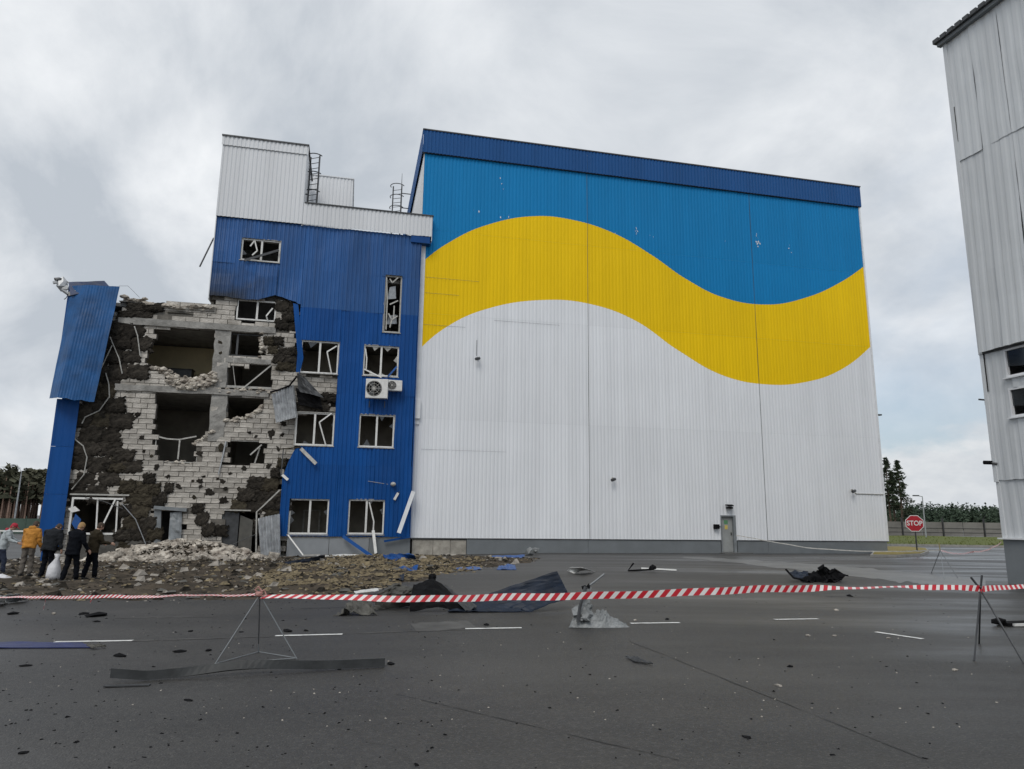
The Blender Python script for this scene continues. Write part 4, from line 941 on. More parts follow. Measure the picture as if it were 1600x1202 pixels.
mb = MB(); mb.box((0, .25, 1.3), (.06, 16, 18.1)).box((RL, .1, 1.3), (RL + .1, 16, 18.1)).box((0, 16, 0), (RL, 16.2, 18.1)); build('gable_wall', mb, 'whitedirty', rb)
build('inner_floor', MB().box((.1, .2, 4.3), (RL - .1, 15.9, 4.5)).box((.1, 5, 4.5), (RL - .1, 5.2, 9)).box((.1, .2, 7.4), (RL - .1, 5, 7.6)), 'dark', rb)
mb = MB(); mb.box((-.04, -.10, 7.0), (.10, .22, 18.1)); mb.box((-.035, -.07, 3.0), (.09, .22, 7.0)); mb.box((-.02, -.02, 1.33), (.1, .22, 3.0)); build('corner_trim', mb, 'whitedirty', rb)
build('corner_gap', MB().box((.105, -.085, 13.9), (.125, -.06, 15.6)), 'black', rb); build('corner_gap', MB().box((.11, -.075, 5.8), (.125, -.05, 7.0)), 'black', rb)
mb = MB()
for i in range(90):
    x0 = -.22 + i * .3; mb.box((x0, -.32, 18.15), (x0 + .22, 16.3, 18.30)); mb.box((x0 + .22, -.30, 18.15), (x0 + .3, 16.3, 18.24))
build('roof', mb, 'metald', rb); build('eaves_board', MB().box((-.15, -.22, 18.02), (RL, -.05, 18.148)), 'plinth', rb)
build('plinth', MB().box((-.02, -.0, -.1), (RL, .2, 1.29)), 'plinth', rb); build('plinth_flashing', MB().box((-.12, -.10, 1.29), (RL, .12, 1.335)), 'white', rb); build('plinth', MB().box((-.02, .2, -.1), (.1, 16, 1.28)), 'plinth', rb)
build('flashing_strip', MB().box((.0, -.085, 7.0), (RL, -.03, 7.06)), 'metald', rb)
for h in RH:
    t0, t1, z0, z1 = h; mb = MB(); y = .02; f_ = .06
    mb.box((t0, y - .05, z0), (t1, y + .05, z0 + f_)).box((t0, y - .05, z1 - f_), (t1, y + .05, z1)).box((t0, y - .05, z0 + f_), (t0 + f_, y + .05, z1 - f_)).box((t1 - f_, y - .05, z0 + f_), (t1, y + .05, z1 - f_))
    wn = build('window', mb, 'white', rb); build('sill', MB().box((t0 - .05, -.12, z0 - .05), (t1 + .05, .0, z0 - .012)), 'white', wn); build('pane', MB().prism([(t0 + .06, .03, z0 + .35), (t1 - .06, .03, z0 + .2), (t1 - .06, .03, z1 - .06), (t0 + .06, .03, z1 - .06)], (0, .008, 0)), 'glass', wn)
r = thing('security_camera', 'dark camera on a short arm at the left edge of the grey building', 'camera', RB + Vector((0, 0, 0)) + rd * .12 - Vector((rd.y, -rd.x, 0)) * 0 + Vector((0, 0, 3.55)), math.atan2(rd.y, rd.x))
build('arm', MB().tube([(0, -.05, 0), (-.15, -.14, .04)], .04, 6), 'metald', r); build('body', MB().tube([(-.1, -.12, .04), (-.32, -.2, .06)], .06, 8), 'black', r)
r = thing('wall_bracket', 'small dark bracket jutting left from the grey building below its windows', 'bracket', RB + Vector((0, 0, 5.55)), math.atan2(rd.y, rd.x)); build('arm', MB().tube([(0, .0, 0), (-.25, -.05, .06)], .03, 6), 'metald', r); build('plate', MB().box((-.05, -.06, -.15), (.0, .05, .05)), 'metald', r)

# ================================================================ BACKGROUND
def pine(x, y, h, crown0, wd, label, sd):
    random.seed(sd); r = thing('pine_tree', label, 'tree', (x, y, 0), 0, 'pines beyond the hall corner'); build('trunk', MB().tube([(0, 0, -.2), (U(-.1, .1), 0, h * .5), (0, 0, h * .97)], [.24, .15, .03], 7), 'bark', r)
    br = MB(); cr_ = MB(); z = crown0
    while z < h:
        q = (z - crown0) / (h - crown0); rad = wd * (1 - q) ** .75 * U(.55, 1.1) + .12
        for k in range(random.randrange(3, 6)):
            a = U(0, 2 * PI); e = Vector((math.cos(a) * rad, math.sin(a) * rad, z - rad * .12 + U(-.1, .2))); br.tube([(0, 0, z), e], .035, 4, .01)
            for j in range(9):
                u = U(.35, 1.05); c = Vector((0, 0, z)).lerp(e, u) + Vector((U(-.25, .25), U(-.25, .25), U(-.12, .25))) ; s = U(.18, .42)
                for m_ in range(4):
                    d = Vector((U(-1, 1), U(-1, 1), U(-.5, .7))).normalized() * s; p = Vector((U(-1, 1), U(-1, 1), U(-1, 1))).normalized() * s * .35
                    cr_.add([c - p, c + p, c + d], [(0, 1, 2)])
        z += U(.22, .42)
    build('branch', br, 'bark', r, fixn=False, kind='stuff'); build('crown', cr_, 'leaf', r, fixn=False)
for i, (px, top, Y, c0, wd, lb) in enumerate(((1383, 716, 128, .38, 2.0, 'pine nearest the hall edge, bare trunk with bushy top'), (1392, 740, 131, .42, 1.7, 'thin middle pine with a bare trunk between two fuller ones'), (1402, 722, 126, .22, 2.3, 'rightmost pine beyond the hall corner, cone shaped and full to low down'))):
    p = at(px, top, Y); pine(p.x, Y, p.z, p.z * c0, wd, lb, 40 + i)
random.seed(11)
def forest(name, regions, label, m_leaf, m_bark, n, h0, h1, trunk=True, crown0=.5):
    lf = MB(); tr = MB()
    for i in range(n):
        a0, a1, r0, r1, s_ = random.choice(regions); a = math.radians(U(a0, a1)); rr = U(r0, r1); x, y = math.sin(a) * rr, math.cos(a) * rr; h = U(h0, h1) * s_ * (1 + .12 * fbm(x * .02, y * .02)); g0 = G(x)
        if trunk and rr < r0 + 60: tr.tube([(x, y, g0), (x + U(-.3, .3), y, g0 + h * .8)], .34, 4, .15)
        for k in range(46 if rr < r0 + 40 else 26):
            q = R(); z = h * (crown0 + (1 - crown0) * q); rad = h * (.16 if trunk else .22) * (1 - q) ** (.7 if trunk else 1) + .2; b = U(0, 2 * PI); rq = rad * math.sqrt(R()); c = Vector((x + math.cos(b) * rq, y + math.sin(b) * rq, g0 + z)); s = h * (U(.04, .085) if trunk else U(.06, .13) * (1.15 - q * .7))
            d = Vector((U(-1, 1), U(-1, 1), U(-.6, .6))) * s; e = Vector((U(-1, 1), U(-1, 1), U(-.8, .8))) * s
            lf.add([c - d, c + e, c + d * .8 - e * .6, c - e], [(0, 1, 2), (0, 2, 3)])
    o = build(name, lf, m_leaf, kind='stuff', fixn=False, label=label, category='forest'); 
    if trunk: build('trunks', tr, m_bark, o, kind='stuff', fixn=False)
forest('pine_forest', [(-62, -27, 300, 380, 1)], 'tall pine wood with reddish trunks behind the green fence at left', 'pinewood', 'barkfar', 1500, 16, 20.5, True, .40)
forest('distant_woodland', [(20, 62, 380, 470, 1), (20, 62, 440, 520, 1.22)], 'dark green woodland far behind the fence at right', 'leafwood', 'barkfar', 4200, 8.5, 11.5, False, -.05)
# far fence on the right: panels, posts and gate
FY0 = 114.
fr_ = thing('concrete_fence', 'long pale concrete panel fence with dark posts along the grass at right', 'fence', (0, FY0, 0))
pm = MB().box((0, -.05, .15), (2.94, .05, 2.3)); 
pmesh = pm.mesh('fence_panel', 'fencec'); pm2 = MB(); pm2.box((-.09, -.16, 0), (.09, .1, 2.9)); pm2.bar((0, -.1, 2.85), (0, -.55, 3.3), .07); pmesh2 = pm2.mesh('fence_post', 'post')
rl_ = MB()
for i in range(32):
    x0 = 44 + i * 3.0; yy = -.12 * (x0 - 60)
    gate = 25.5 > i >= 9 and i in (12, 13)
    if not gate: o = put('fence_panel', pmesh, fr_); o.location = (x0 + .03, yy, 0); o.rotation_euler = (0, 0, -.12)
    if i % 2 == 0: o = put('fence_post', pmesh2, fr_); o.location = (x0, yy - .1, 0)
    for zz in (.7, 1.35): rl_.bar((x0, yy - .08, zz), (x0 + 3, yy - .44, zz), .05)
build('rail', rl_, 'post', fr_, fixn=False)
gx = 44 + 12 * 3.; gt = thing('yard_gate', 'brown-grey mesh gate with dark frame in the far fence', 'gate', (gx, FY0 - .12 * (gx - 60) - .25, 0), -.12)
build('gate_frame', MB().bar((0, 0, 0), (0, 0, 2.9), .15).bar((5.9, 0, 0), (5.9, 0, 2.9), .15).bar((0, 0, 2.85), (5.9, 0, 2.85), .1, .1, (0, 1, 0)), 'post', gt); build('gate_panel', MB().box((.1, -.03, .1), (5.8, .03, 2.75)), mat('gate_mesh', (.10, .09, .08), .9), gt)
# mast lights right
def mast(px, ytop, Y, label):
    p = at(px, ytop, Y); r = thing('light_mast', label, 'street lamp', (p.x, Y, G(p.x)), 0); h = p.z - G(p.x)
    build('pole', MB().tube([(0, 0, 0), (0, 0, h)], .1, 8, .06), 'metal', r); build('arm', MB().tube([(0, 0, h), (-.9, -.2, h + .1)], .05, 6), 'metal', r); build('lamp_head', MB().box((-1.4, -.35, h + .02), (-.6, -.05, h + .18)), 'metald', r)
mast(1441, 776, 100, 'grey lamp mast rising behind the stop sign')
# stop sign
sp = gnd(1433.5, 866); sc = at(1430.5, 818, sp.y)
ss = thing('stop_sign', 'red octagonal sign reading STOP with white border on a dark post', 'road sign', (sp.x, sp.y, 0), -.5)
rr = .52; zc = sc.z
build('post', MB().tube([(0, .03, 0), (0, .03, zc)], .04, 8), 'post', ss)
def octp(r_, y): return [(r_ * math.cos(PI / 8 + k * PI / 4), y, zc + r_ * math.sin(PI / 8 + k * PI / 4)) for k in range(8)]
build('sign_border', MB().prism(octp(rr, 0), (0, -.02, 0)), 'signw', ss); build('sign_plate', MB().prism(octp(rr * .92, -.021), (0, -.006, 0)), 'red', ss)
tcu = bpy.data.curves.new('lettering', 'FONT'); tcu.body = 'STOP'; tcu.size = .40; tcu.align_x = 'CENTER'; tcu.align_y = 'CENTER'; tcu.extrude = .004; tcu.offset = .008
to = bpy.data.objects.new('lettering_source', tcu); C.objects.link(to); bpy.context.view_layer.update()
me = bpy.data.meshes.new_from_object(to.evaluated_get(bpy.context.evaluated_depsgraph_get())); bpy.data.objects.remove(to)
me.materials.clear(); me.materials.append(M['signw']); o = put('lettering', me, ss); o.rotation_euler = (PI / 2, 0, 0); o.location = (0, -.033, zc); o.scale = (.86, 1, 1)
# left background: green mesh fence, rail, lamp post
gf = thing('green_mesh_fence', 'green mesh fence along the road at far left', 'fence', (0, 0, 0))
for i in range(14):
    x0 = -95 + i * 4.; Yf = 92 - (x0 + 95) * .12
    build('mesh_panel', MB().bar((x0 + .05, Yf, .85 + G(x0)), (x0 + 3.95, Yf - .48, .85 + G(x0)), 1.9, .03), 'mesh', gf); build('fence_post', MB().tube([(x0, Yf, G(x0) - .1), (x0, Yf, G(x0) + 2.1)], .06, 6), 'mesh', gf)
wr_ = thing('white_guard_rail', 'white horizontal guard rail by the road at far left', 'guard rail', (0, 0, 0)); build('rail', MB().bar((-95, 80, .55 - .6), (-38, 75, .55 - .6), .16, .05), 'pvc', wr_)
for i in range(12): x0 = -94 + i * 5; build('post', MB().bar((x0, 80 - (x0 + 95) * .0877, -.65), (x0, 80 - (x0 + 95) * .0877, 0), .08, .08), 'pvc', wr_)
p = gnd(20, 829); q = at(33, 742, p.y)
sl = thing('street_lamp', 'tall grey street lamp with a curved arm at far left', 'street lamp', (p.x, p.y, G(p.x))); h = q.z - G(p.x); ox = q.x - p.x
build('pole', MB().tube([(0, 0, 0), (ox * .85, 0, h * .8), (ox, 0, h)], [.13, .09, .07], 8), 'metal', sl); hx = at(23, 727, p.y) - Vector((p.x, p.y, G(p.x)))
build('arm', MB().tube([(ox, 0, h), (ox * .95, 0, h + .45), (hx.x + .35, 0, hx.z + .02), (hx.x, 0, hx.z)], .06, 6), 'metal', sl); build('lamp_head', MB().blob((hx.x - .2, 0, hx.z), .3, (1.3, .5, .4), .05, 1), 'metald', sl)

# ================================================================ DEBRIS FIELD
SOIL = [gnd(*p) for p in ((-120, 948), (0, 938), (180, 941), (420, 936), (560, 930), (640, 915), (720, 895), (830, 880), (850, 872), (640, 868), (440, 866), (240, 862), (120, 866), (60, 872), (-120, 885))]
SP = [(p.x, p.y) for p in SOIL]
def edged(x, y, P):
    d = 1e9
    for i in range(len(P)):
        a, b = Vector(P[i]), Vector(P[(i + 1) % len(P)]); ab = b - a; t = max(0, min(1, (Vector((x, y)) - a).dot(ab) / ab.length_squared)); d = min(d, (Vector((x, y)) - a - ab * t).length)
    return d if inpoly(x, y, P) else -d
HEAPC = [to_world((-11.0, -1.3, 0)), to_world((-9.2, -1.2, 0)), to_world((-12.6, -1.8, 0))]
def soilz(x, y):
    d = edged(x, y, SP); m_ = max(-1, min(1, d / 1.6))
    z = G(x) + .10 * m_ + (.10 * fbm(x * .45, y * .45, 1) + .06 * fbm(x * 2.2, y * 2.2, 5) + .03 * fbm(x * 6, y * 6, 9)) * max(0, min(1, .5 + m_)) - .03
    return z
sm = MB(); x0, x1 = min(p[0] for p in SP) - 1, max(p[0] for p in SP) + 1; y0, y1 = min(p[1] for p in SP) - 1, max(p[1] for p in SP) + 1
nx, ny = int((x1 - x0) / .22), int((y1 - y0) / .25)
sm.grid(lambda u, v: (lambda x, y: (x, y, soilz(x, y)))(x0 + (x1 - x0) * u, y0 + (y1 - y0) * v), nx, ny)
struct('churned_soil', sm, 'soil', fixn=False)
def rand_in(P):
    while True:
        x, y = U(x0, x1), U(y0, y1)
        if inpoly(x, y, P): return x, y
def chip(mb, x, y, z, s, flat_=.5):
    a = U(0, 2 * PI); ca, sa = math.cos(a), math.sin(a); P = []
    for px_, py_, pz_ in ((-1, -1, 0), (1, -.8, 0), (.8, 1, 0), (-.9, .8, 0), (-.5, -.4, 1), (.6, .3, 1)):
        px_ *= U(.6, 1.2); py_ *= U(.5, 1.); P.append((x + (px_ * ca - py_ * sa) * s, y + (px_ * sa + py_ * ca) * s, z + pz_ * s * flat_ * U(.5, 1.4) - s * .1))
    mb.add(P, [(0, 1, 5, 4), (1, 2, 5), (2, 3, 4, 5), (3, 0, 4)])
cl, fl_, cb, mt = MB(), MB(), MB(), MB()
for i in range(6500): x, y = rand_in(SP); chip(cl, x, y, soilz(x, y), U(.012, .05) * (1 + 3.2 * R() ** 9), U(.2, .9))
FL = [gnd(*p) for p in ((395, 905), (470, 878), (560, 868), (650, 872), (760, 880), (740, 896), (640, 908), (600, 925), (520, 932), (420, 932), (380, 925))]; FP = [(p.x, p.y) for p in FL]
for i in range(8500):
    x, y = rand_in(FP if R() < .8 else SP)
    if fbm(x * .8, y * .8, 3) < -.02 and R() < .8: continue
    chip(fl_, x, y, soilz(x, y) + U(0, .05), U(.02, .075) * (1 + (R() > .9)), U(.2, .8))
for i in range(1500): x, y = rand_in(SP); chip(cb, x, y, soilz(x, y) + .01, U(.012, .035) * (1 + 6 * R() ** 7), .7)
for i in range(260): x, y = rand_in(SP); chip(mt, x, y, soilz(x, y) + .02, U(.05, .20), .25)
for nm, m_, k, lb in (('soil_clods', cl, 'clod', 'dark clods strewn over the churned soil before the wrecked block'), ('wool_fluff', fl_, 'fluff', 'yellowish shredded insulation strewn over the soil'), ('sheet_scraps', mt, 'khaki', 'flat dirty scraps of sheet strewn over the soil'), ('pale_crumbs', cb, 'crumb', 'pale crumbs of block strewn over the soil')):
    build(nm, m_, k, kind='stuff', fixn=False, label=lb, category='debris')
# grit on the asphalt
gr, gp = MB(), MB()
for i in range(800):
    px, py = U(-60, 1500) if R() < .45 else U(-60, 700), 930 + 270 * R() ** 2.6
    P = gnd(px, py)
    chip(gr, P.x, P.y, G(P.x), U(.006, .02) * (1.9 if R() < .10 else 1), .5)
for i in range(350):
    px, py = U(0, 1600), 878 + 260 * R() ** 2; P = gnd(px, py); chip(gp, P.x, P.y, G(P.x), U(.004, .013), .7)
build('dark_grit', gr, 'black', kind='stuff', fixn=False, label='dark grit scattered over the asphalt', category='debris'); build('pale_grit', gp, 'crumb', kind='stuff', fixn=False, label='pale grit scattered over the asphalt', category='debris')
# single scraps one can point at
ORD = ['leftmost', 'second', 'third', 'fourth', 'fifth', 'sixth', 'seventh', 'eighth', 'ninth', 'tenth', 'eleventh', 'twelfth', 'thirteenth', 'fourteenth', 'fifteenth', 'sixteenth', 'seventeenth', 'eighteenth', 'nineteenth', 'twentieth', 'twenty-first', 'twenty-second']
def nth(i, what): return ('leftmost ' + what) if i == 0 else ORD[i] + ' from the left of the ' + what + 's'
DS = sorted([(154, 963, .15), (130, 960, .09), (152, 972, .06), (186, 1026, .08), (298, 987, .05), (325, 1017, .05), (282, 1019, .06), (377, 988, .04), (449, 987, .08), (478, 986, .05), (610, 1038, .06), (41, 1041, .05), (760, 977, .06), (1234, 1042, .04), (1166, 1152, .03), (37, 1177, .035), (295, 1095, .035), (1328, 932, .09), (1042, 968, .05), (20, 960, .10)])
for i, (px, py, s) in enumerate(DS):
    P = gnd(px, py); mb = MB(); mb.blob((0, 0, .12 * s), s, (1.4, .8, .32), .5, 1); o = solo('asphalt_scrap', mb, 'black', nth(i, 'dark charred scrap') + ' lying loose on the asphalt', 'debris scrap', 'dark scraps on the asphalt'); o.location = (P.x, P.y, G(P.x)); o.rotation_euler = (0, 0, U(0, 6))
for i, (px, py, s) in enumerate(sorted([(1263, 994, .035), (1304, 994, .03), (1388, 998, .03), (1307, 954, .04), (993, 970, .035), (1217, 1072, .03), (1492, 1048, .03), (84, 960, .045)])):
    P = gnd(px, py); mb = MB(); mb.blob((0, 0, .2 * s), s, (1.3, .9, .55), .4, 1); o = solo('pale_pebble', mb, 'crumb', nth(i, 'small pale lump') + ' lying on the asphalt', 'stone', 'pale lumps on the asphalt'); o.location = (P.x, P.y, G(P.x)); o.rotation_euler = (0, 0, U(0, 6))
# ---- rubble heap of block chunks
HEAP = [(-14.6, -2.3), (-12.4, -3.4), (-9.8, -3.2), (-7.4, -2.5), (-6.6, -1.6), (-7.4, -.6), (-9.5, -.42), (-12.4, -.42), (-14.6, -1.3)]
def heapz(t, y):
    x = to_world((t, y, 0)).x
    b = .78 * math.exp(-((t + 10.6) / 1.7) ** 2 - ((y + .9) / .9) ** 2) + .42 * math.exp(-((t + 12.6) / 1.6) ** 2 - ((y + 1.5) / .9) ** 2) + .42 * math.exp(-((t + 8.6) / 1.4) ** 2 - ((y + 1.3) / .9) ** 2)
    return G(x) + .03 + b
hb = MB()
def hfn(u, v):
    t = -15.2 + u * 9.4; y = -3.9 + v * 3.5; p = to_world((t, y, 0)); return (p.x, p.y, heapz(t, y) - .1 + .06 * fbm(t * 3, y * 3, 2))
hb.grid(hfn, 60, 30)
build('rubble_core', hb, 'soil', kind='stuff', fixn=False, label='dusty core of the rubble heap under the breach', category='rubble')
chunks = []
for k in range(10):
    mb = MB(); mb.box((-.5, -.5, -.5), (.5, .5, .5)); mb.v = [(x * U(.7, 1.25), y * U(.6, 1.1), z * U(.5, 1.05)) for x, y, z in mb.v]; me = mb.mesh('block_chunk', 'chunk')
    bm = bmesh.new(); bm.from_mesh(me); bmesh.ops.bevel(bm, geom=bm.edges[:] , offset=.09, segments=1, affect='EDGES'); 
    for v in bm.verts: v.co += Vector((U(-1, 1), U(-1, 1), U(-1, 1))) * .04
    bm.to_mesh(me); bm.free(); chunks.append(me)
sm_ = MB(); hbk = bmesh.new()
def chunk_tf(t, y, zz, s):
    p = to_world((t, y, 0)); return Matrix.Translation((p.x, p.y, zz)) @ Matrix.Rotation(U(0, 6.3), 4, 'Z') @ Matrix.Rotation(U(-.6, .6), 4, 'X') @ Matrix.Rotation(U(-.6, .6), 4, 'Y') @ Matrix.Diagonal((s * U(.8, 1.7), s * U(.7, 1.2), s * U(.35, 1), 1))
n_c = 0
while n_c < 330:
    t, y = U(-14.8, -6.4), U(-3.5, -.45)
    if not inpoly(t, y, HEAP): continue
    if R() > (heapz(t, y) - G(to_world((t, y, 0)).x)) * 1.6 + .22: continue
    q_ = len(hbk.verts); hbk.from_mesh(random.choice(chunks)); hbk.verts.ensure_lookup_table(); bmesh.ops.transform(hbk, matrix=chunk_tf(t, y, heapz(t, y) + U(-.06, .05), U(.07, .2) * (1 + 1.4 * R() ** 3)), verts=hbk.verts[q_:]); n_c += 1
me = bpy.data.meshes.new('heaped_chunks'); hbk.to_mesh(me); hbk.free(); me.materials.append(M['chunk']); put('heaped_chunks', me, None, kind='stuff', label='heap of pale broken block chunks under the breach', category='rubble')
for i in range(14):
    t = -13.4 + i * .48; y = -2.35 - .55 * math.sin(PI * min(1, max(0, (t + 13.4) / 6.4))) + U(-.15, .15)
    o = put('block_chunk', chunks[i % 10], None, label=nth(i, 'large pale block chunk') + ' fronting the rubble heap', category='rubble', group='large block chunks at the foot of the heap'); o.matrix_world = chunk_tf(t, y, max(heapz(t, y), soilz(*to_world((t, y, 0))[:2])) + .05, U(.30, .46))
while len(sm_.f) < 1500 * 4:
    t, y = U(-14.2, -6), U(-3.6, -.4)
    if not inpoly(t, y, HEAP) and R() < .85: continue
    p = to_world((t, y, 0)); chip(sm_, p.x, p.y, heapz(t, y) + .0, U(.03, .10), .9)
build('small_rubble', sm_, 'chunk', kind='stuff', fixn=False, label='small broken bits covering the rubble heap', category='rubble')
P = to_world((-6.35, -2.5, 0)); o = put('loose_block', chunks[0], None, label='single pale block lying alone right of the rubble heap', category='block'); o.location = (P.x, P.y, G(P.x) + .2); o.scale = (.5, .35, .36); o.rotation_euler = (.1, .2, .4)
# rubble lying on the broken floors
ru = MB()
def crubble(px0, px1, fy, n, y0_, y1_, smin, smax):
    for i in range(n):
        px = U(px0, px1); t, z = fp(px, fy(px), .2); s = U(smin, smax); ru.blob((t, U(y0_, y1_), z + U(-.12, .06)), s, (1.3, 1, .8), .35, 1)
top1 = pw([(228, 577), (240, 570), (250, 576), (262, 577), (280, 586), (300, 590), (320, 586), (337, 580)])
crubble(229, 338, lambda p: top1(p) + 3, 90, -.28, .2, .06, .16); crubble(262, 338, lambda p: top1(p) + U(6, 20), 190, -.42, -.2, .05, .13); crubble(330, 425, lambda p: 610 + U(-2, 2), 70, -.35, .1, .04, .10)
crubble(248, 304, lambda p: 723 - 2 * math.exp(-((p - 280) / 10) ** 2), 30, -.15, .1, .04, .10); crubble(352, 410, pw([(352, 656), (380, 655), (386, 650), (398, 646), (410, 634)]), 60, -.25, .05, .05, .14); crubble(304, 334, pw([(304, 691), (316, 686), (334, 672)]), 30, -.25, .05, .05, .13); crubble(405, 425, lambda p: U(520, 560), 30, -.28, 0, .06, .15)
build('floor_rubble', ru, 'chunk', an, kind='stuff', fixn=False)
# furniture glimpsed in the upper room
r = thing('cabinet', 'dark low cabinet at the left of the open upper room', 'cabinet', to_world((-12.6, 3.2, 7.93)), PHI); build('carcass', MB().box((-.8, -.3, 0), (.8, .3, 1.5)), 'metald', r); build('shelf_top', MB().box((-.85, -.33, 1.5), (.85, .33, 1.55)), 'dark', r)
r = thing('armchair', 'brown chair back showing above the rubble in the open upper room', 'chair', to_world((-10.9, 2.2, 7.93)), PHI); build('seat', MB().box((-.35, -.35, .35), (.35, .35, .5)), 'woolb', r); build('backrest', MB().box((-.35, .28, .5), (.35, .36, 1.25)), 'woolb', r)
for sx_ in (-.3, .3):
    for sy_ in (-.3, .3): build('leg', MB().bar((sx_, sy_, 0), (sx_, sy_, .35), .05), 'metald', r)
r = thing('black_case', 'black open-fronted case at the right of the open upper room', 'case', to_world((-10.3, 3.5, 7.93)), PHI); build('carcass', MB().box((-.3, -.3, .0), (.3, .3, 1.2)), 'black', r); build('front_frame', MB().box((-.34, -.34, 0), (-.29, -.3, 1.25)).box((-.34, -.34, 1.2), (.34, -.3, 1.25)), 'woolb', r)

# ---- sheets on the ground
def crumple(name, c, n, m, label, cat, amp=.03, nz_=.06, nv=10, bend=0, sd=0, per=4, fold=None, thick=.012):
    mb = MB(); nrm = (Vector(c[1]) - Vector(c[0])).cross(Vector(c[3]) - Vector(c[0])).normalized()
    if nrm.z < 0: nrm = -nrm
    def fn(u, v):
        P = bil(c, u, v) + nrm * ((amp * max(-1, min(1, 1.7 * math.cos(v * n * 2 * PI))) if n else 0) + nz_ * fbm(u * 2.5, v * 2.5, sd) + .4 * nz_ * fbm(u * 8, v * 8, sd) + bend * math.sin(u * PI))
        if fold: P = P + Vector(fold(u, v))
        P.z = max(P.z, G(P.x) + .012); return P
    mb.grid(fn, 16, (n * per if n else nv)); return build(name, mb, m, None, solid=thick, label=label, category=cat)
# big ribbed blue-grey sheet: front edge on the asphalt, far corner raised
A0 = gnd(735, 957); A1 = gnd(832, 957); B1 = at(871, 894, A1.y + .75); B0 = at(742, 938, A0.y + .7); A1b = at(892, 936, A1.y + .35)
crumple('ribbed_sheet', [B0, B1, A1b, A1], 6, 'slate', 'large ribbed blue-grey metal sheet with one raised corner, lying behind the tape', 'metal sheet', .022, .03, bend=.02, sd=3)
cc = [at(735, 946, 13.9), gnd(838, 957), gnd(752, 958), gnd(690, 955)]
crumple('ribbed_sheet', [at(705, 944, 14.6), B0, A1, gnd(700, 958)], 4, 'slate', 'dark lower sheet under the raised ribbed sheet', 'metal sheet', .015, .05, sd=6)
cc = [at(660, 915, 14.6), at(690, 914, 14.6), gnd(748, 951), gnd(645, 955)]
crumple('charred_wreck', [at(646, 914, 14.5), at(690, 911, 14.7), gnd(738, 955), gnd(640, 957)], 0, 'black', 'black charred sheet propped up between the crumpled sheets', 'metal sheet', 0, .05, bend=.10, sd=9, fold=lambda u, v: (0, -.15 * math.sin(v * PI), 0))
crumple('charred_wreck', [at(686, 911, 14.75), at(697, 915, 14.7), at(745, 949, 14.0), at(728, 955, 13.8)], 0, 'metald', 'narrow dark steel edge sloping down beside the charred sheet', 'metal sheet', 0, .05, sd=12)
crumple('crumpled_sheet', [at(575, 937, 14.6), at(618, 911, 14.9), at(655, 922, 14.7), gnd(600, 950)], 0, 'khaki', 'crumpled dirty grey sheet folded into a ridge left of the charred sheet', 'metal sheet', 0, .12, nv=14, bend=.08, sd=14)
crumple('crumpled_sheet', [at(590, 935, 14.4), at(648, 925, 14.4), gnd(640, 948), gnd(580, 956)], 0, 'khaki', 'lower flap of dirty sheet under the folded ridge', 'metal sheet', 0, .12, nv=14, sd=18)
crumple('crumpled_sheet', [at(545, 948, 14.0), at(572, 938, 14.0), gnd(590, 962), gnd(520, 963)], 0, 'khaki', 'leftmost crumpled grey sheet lying low behind the tape', 'metal sheet', 0, .18, nv=14, bend=.10, sd=21)
crumple('pale_strip', [gnd(553, 924, .12), gnd(590, 919, .12), gnd(592, 923, .08), gnd(556, 928, .08)], 0, 'foam', 'narrow pale strip lying behind the crumpled sheets', 'strip', 0, .02, nv=3, sd=2)
q = gnd(676, 914); solo('charred_lump', MB().blob((q.x, q.y, .10), .10, (1, .8, 1.1), .4, 2), 'black', 'small black lump sticking up behind the charred sheet', 'debris')
# crushed foil-wrapped post
b0 = gnd(912, 980); r = thing('crushed_duct', 'crushed grey foil-covered duct with an upright stump and a bent rod, behind the tape', 'duct', b0)
def cl_(px, py, dy=0): return at(px, py, b0.y + dy) - b0
mb = MB(); mb.tube([cl_(890, 982, -.05), cl_(905, 976), cl_(930, 970, .05), cl_(955, 974), cl_(980, 980)], [.05, .10, .17, .12, .04], 14); mb2 = MB()
fh = MB(); c_ = [cl_(888, 983, -.1), cl_(985, 981, -.1), cl_(975, 972, .25), cl_(895, 970, .25)]
fh.grid(lambda u, v: (lambda P: (P.x, P.y, max(.004, .30 * math.sin(PI * v) * (math.sin(PI * u ** .8) ** .8) * (.75 + .6 * fbm(u * 4, v * 3, 3)) + .06 * abs(fbm(u * 13, v * 9, 8)) * math.sin(PI * v))))(bil(c_, u, v)), 44, 20); build('foil_heap', fh, 'foil', r)
mb = MB(); sp_ = [cl_(912, 972), cl_(911, 955, .05), cl_(915, 940, .08), cl_(917, 918, .1)]; mb.tube([sp_[min(2, int(k_ * 3 / 14))].lerp(sp_[min(2, int(k_ * 3 / 14)) + 1], k_ * 3 / 14 - min(2, int(k_ * 3 / 14))) for k_ in range(15)], [.15 - .10 * (k_ / 14) ** .7 for k_ in range(15)], 14); mb.v = [(x + .10 * fbm(x * 9, y * 9, z * 6), y + .08 * fbm(z * 8, y * 8, x * 4), z) for x, y, z in mb.v]; build('stump', mb, 'foil', r)
build('dark_rib', MB().tube([cl_(903, 972, -.12), cl_(906, 950, -.08), cl_(912, 928, -.03), cl_(915, 917, .0)], .028, 5), 'metald', r); build('bent_rod', MB().tube([cl_(914, 920, .1), cl_(930, 908, .15), cl_(944, 897, .2)], .016, 5), 'greymetal', r); build('base_sheet', MB().bar(cl_(886, 984, -.02) + Vector((0, 0, .01)), cl_(983, 982, .0) + Vector((0, 0, .01)), .45, .012, (0, 0, 1)), 'black', r)
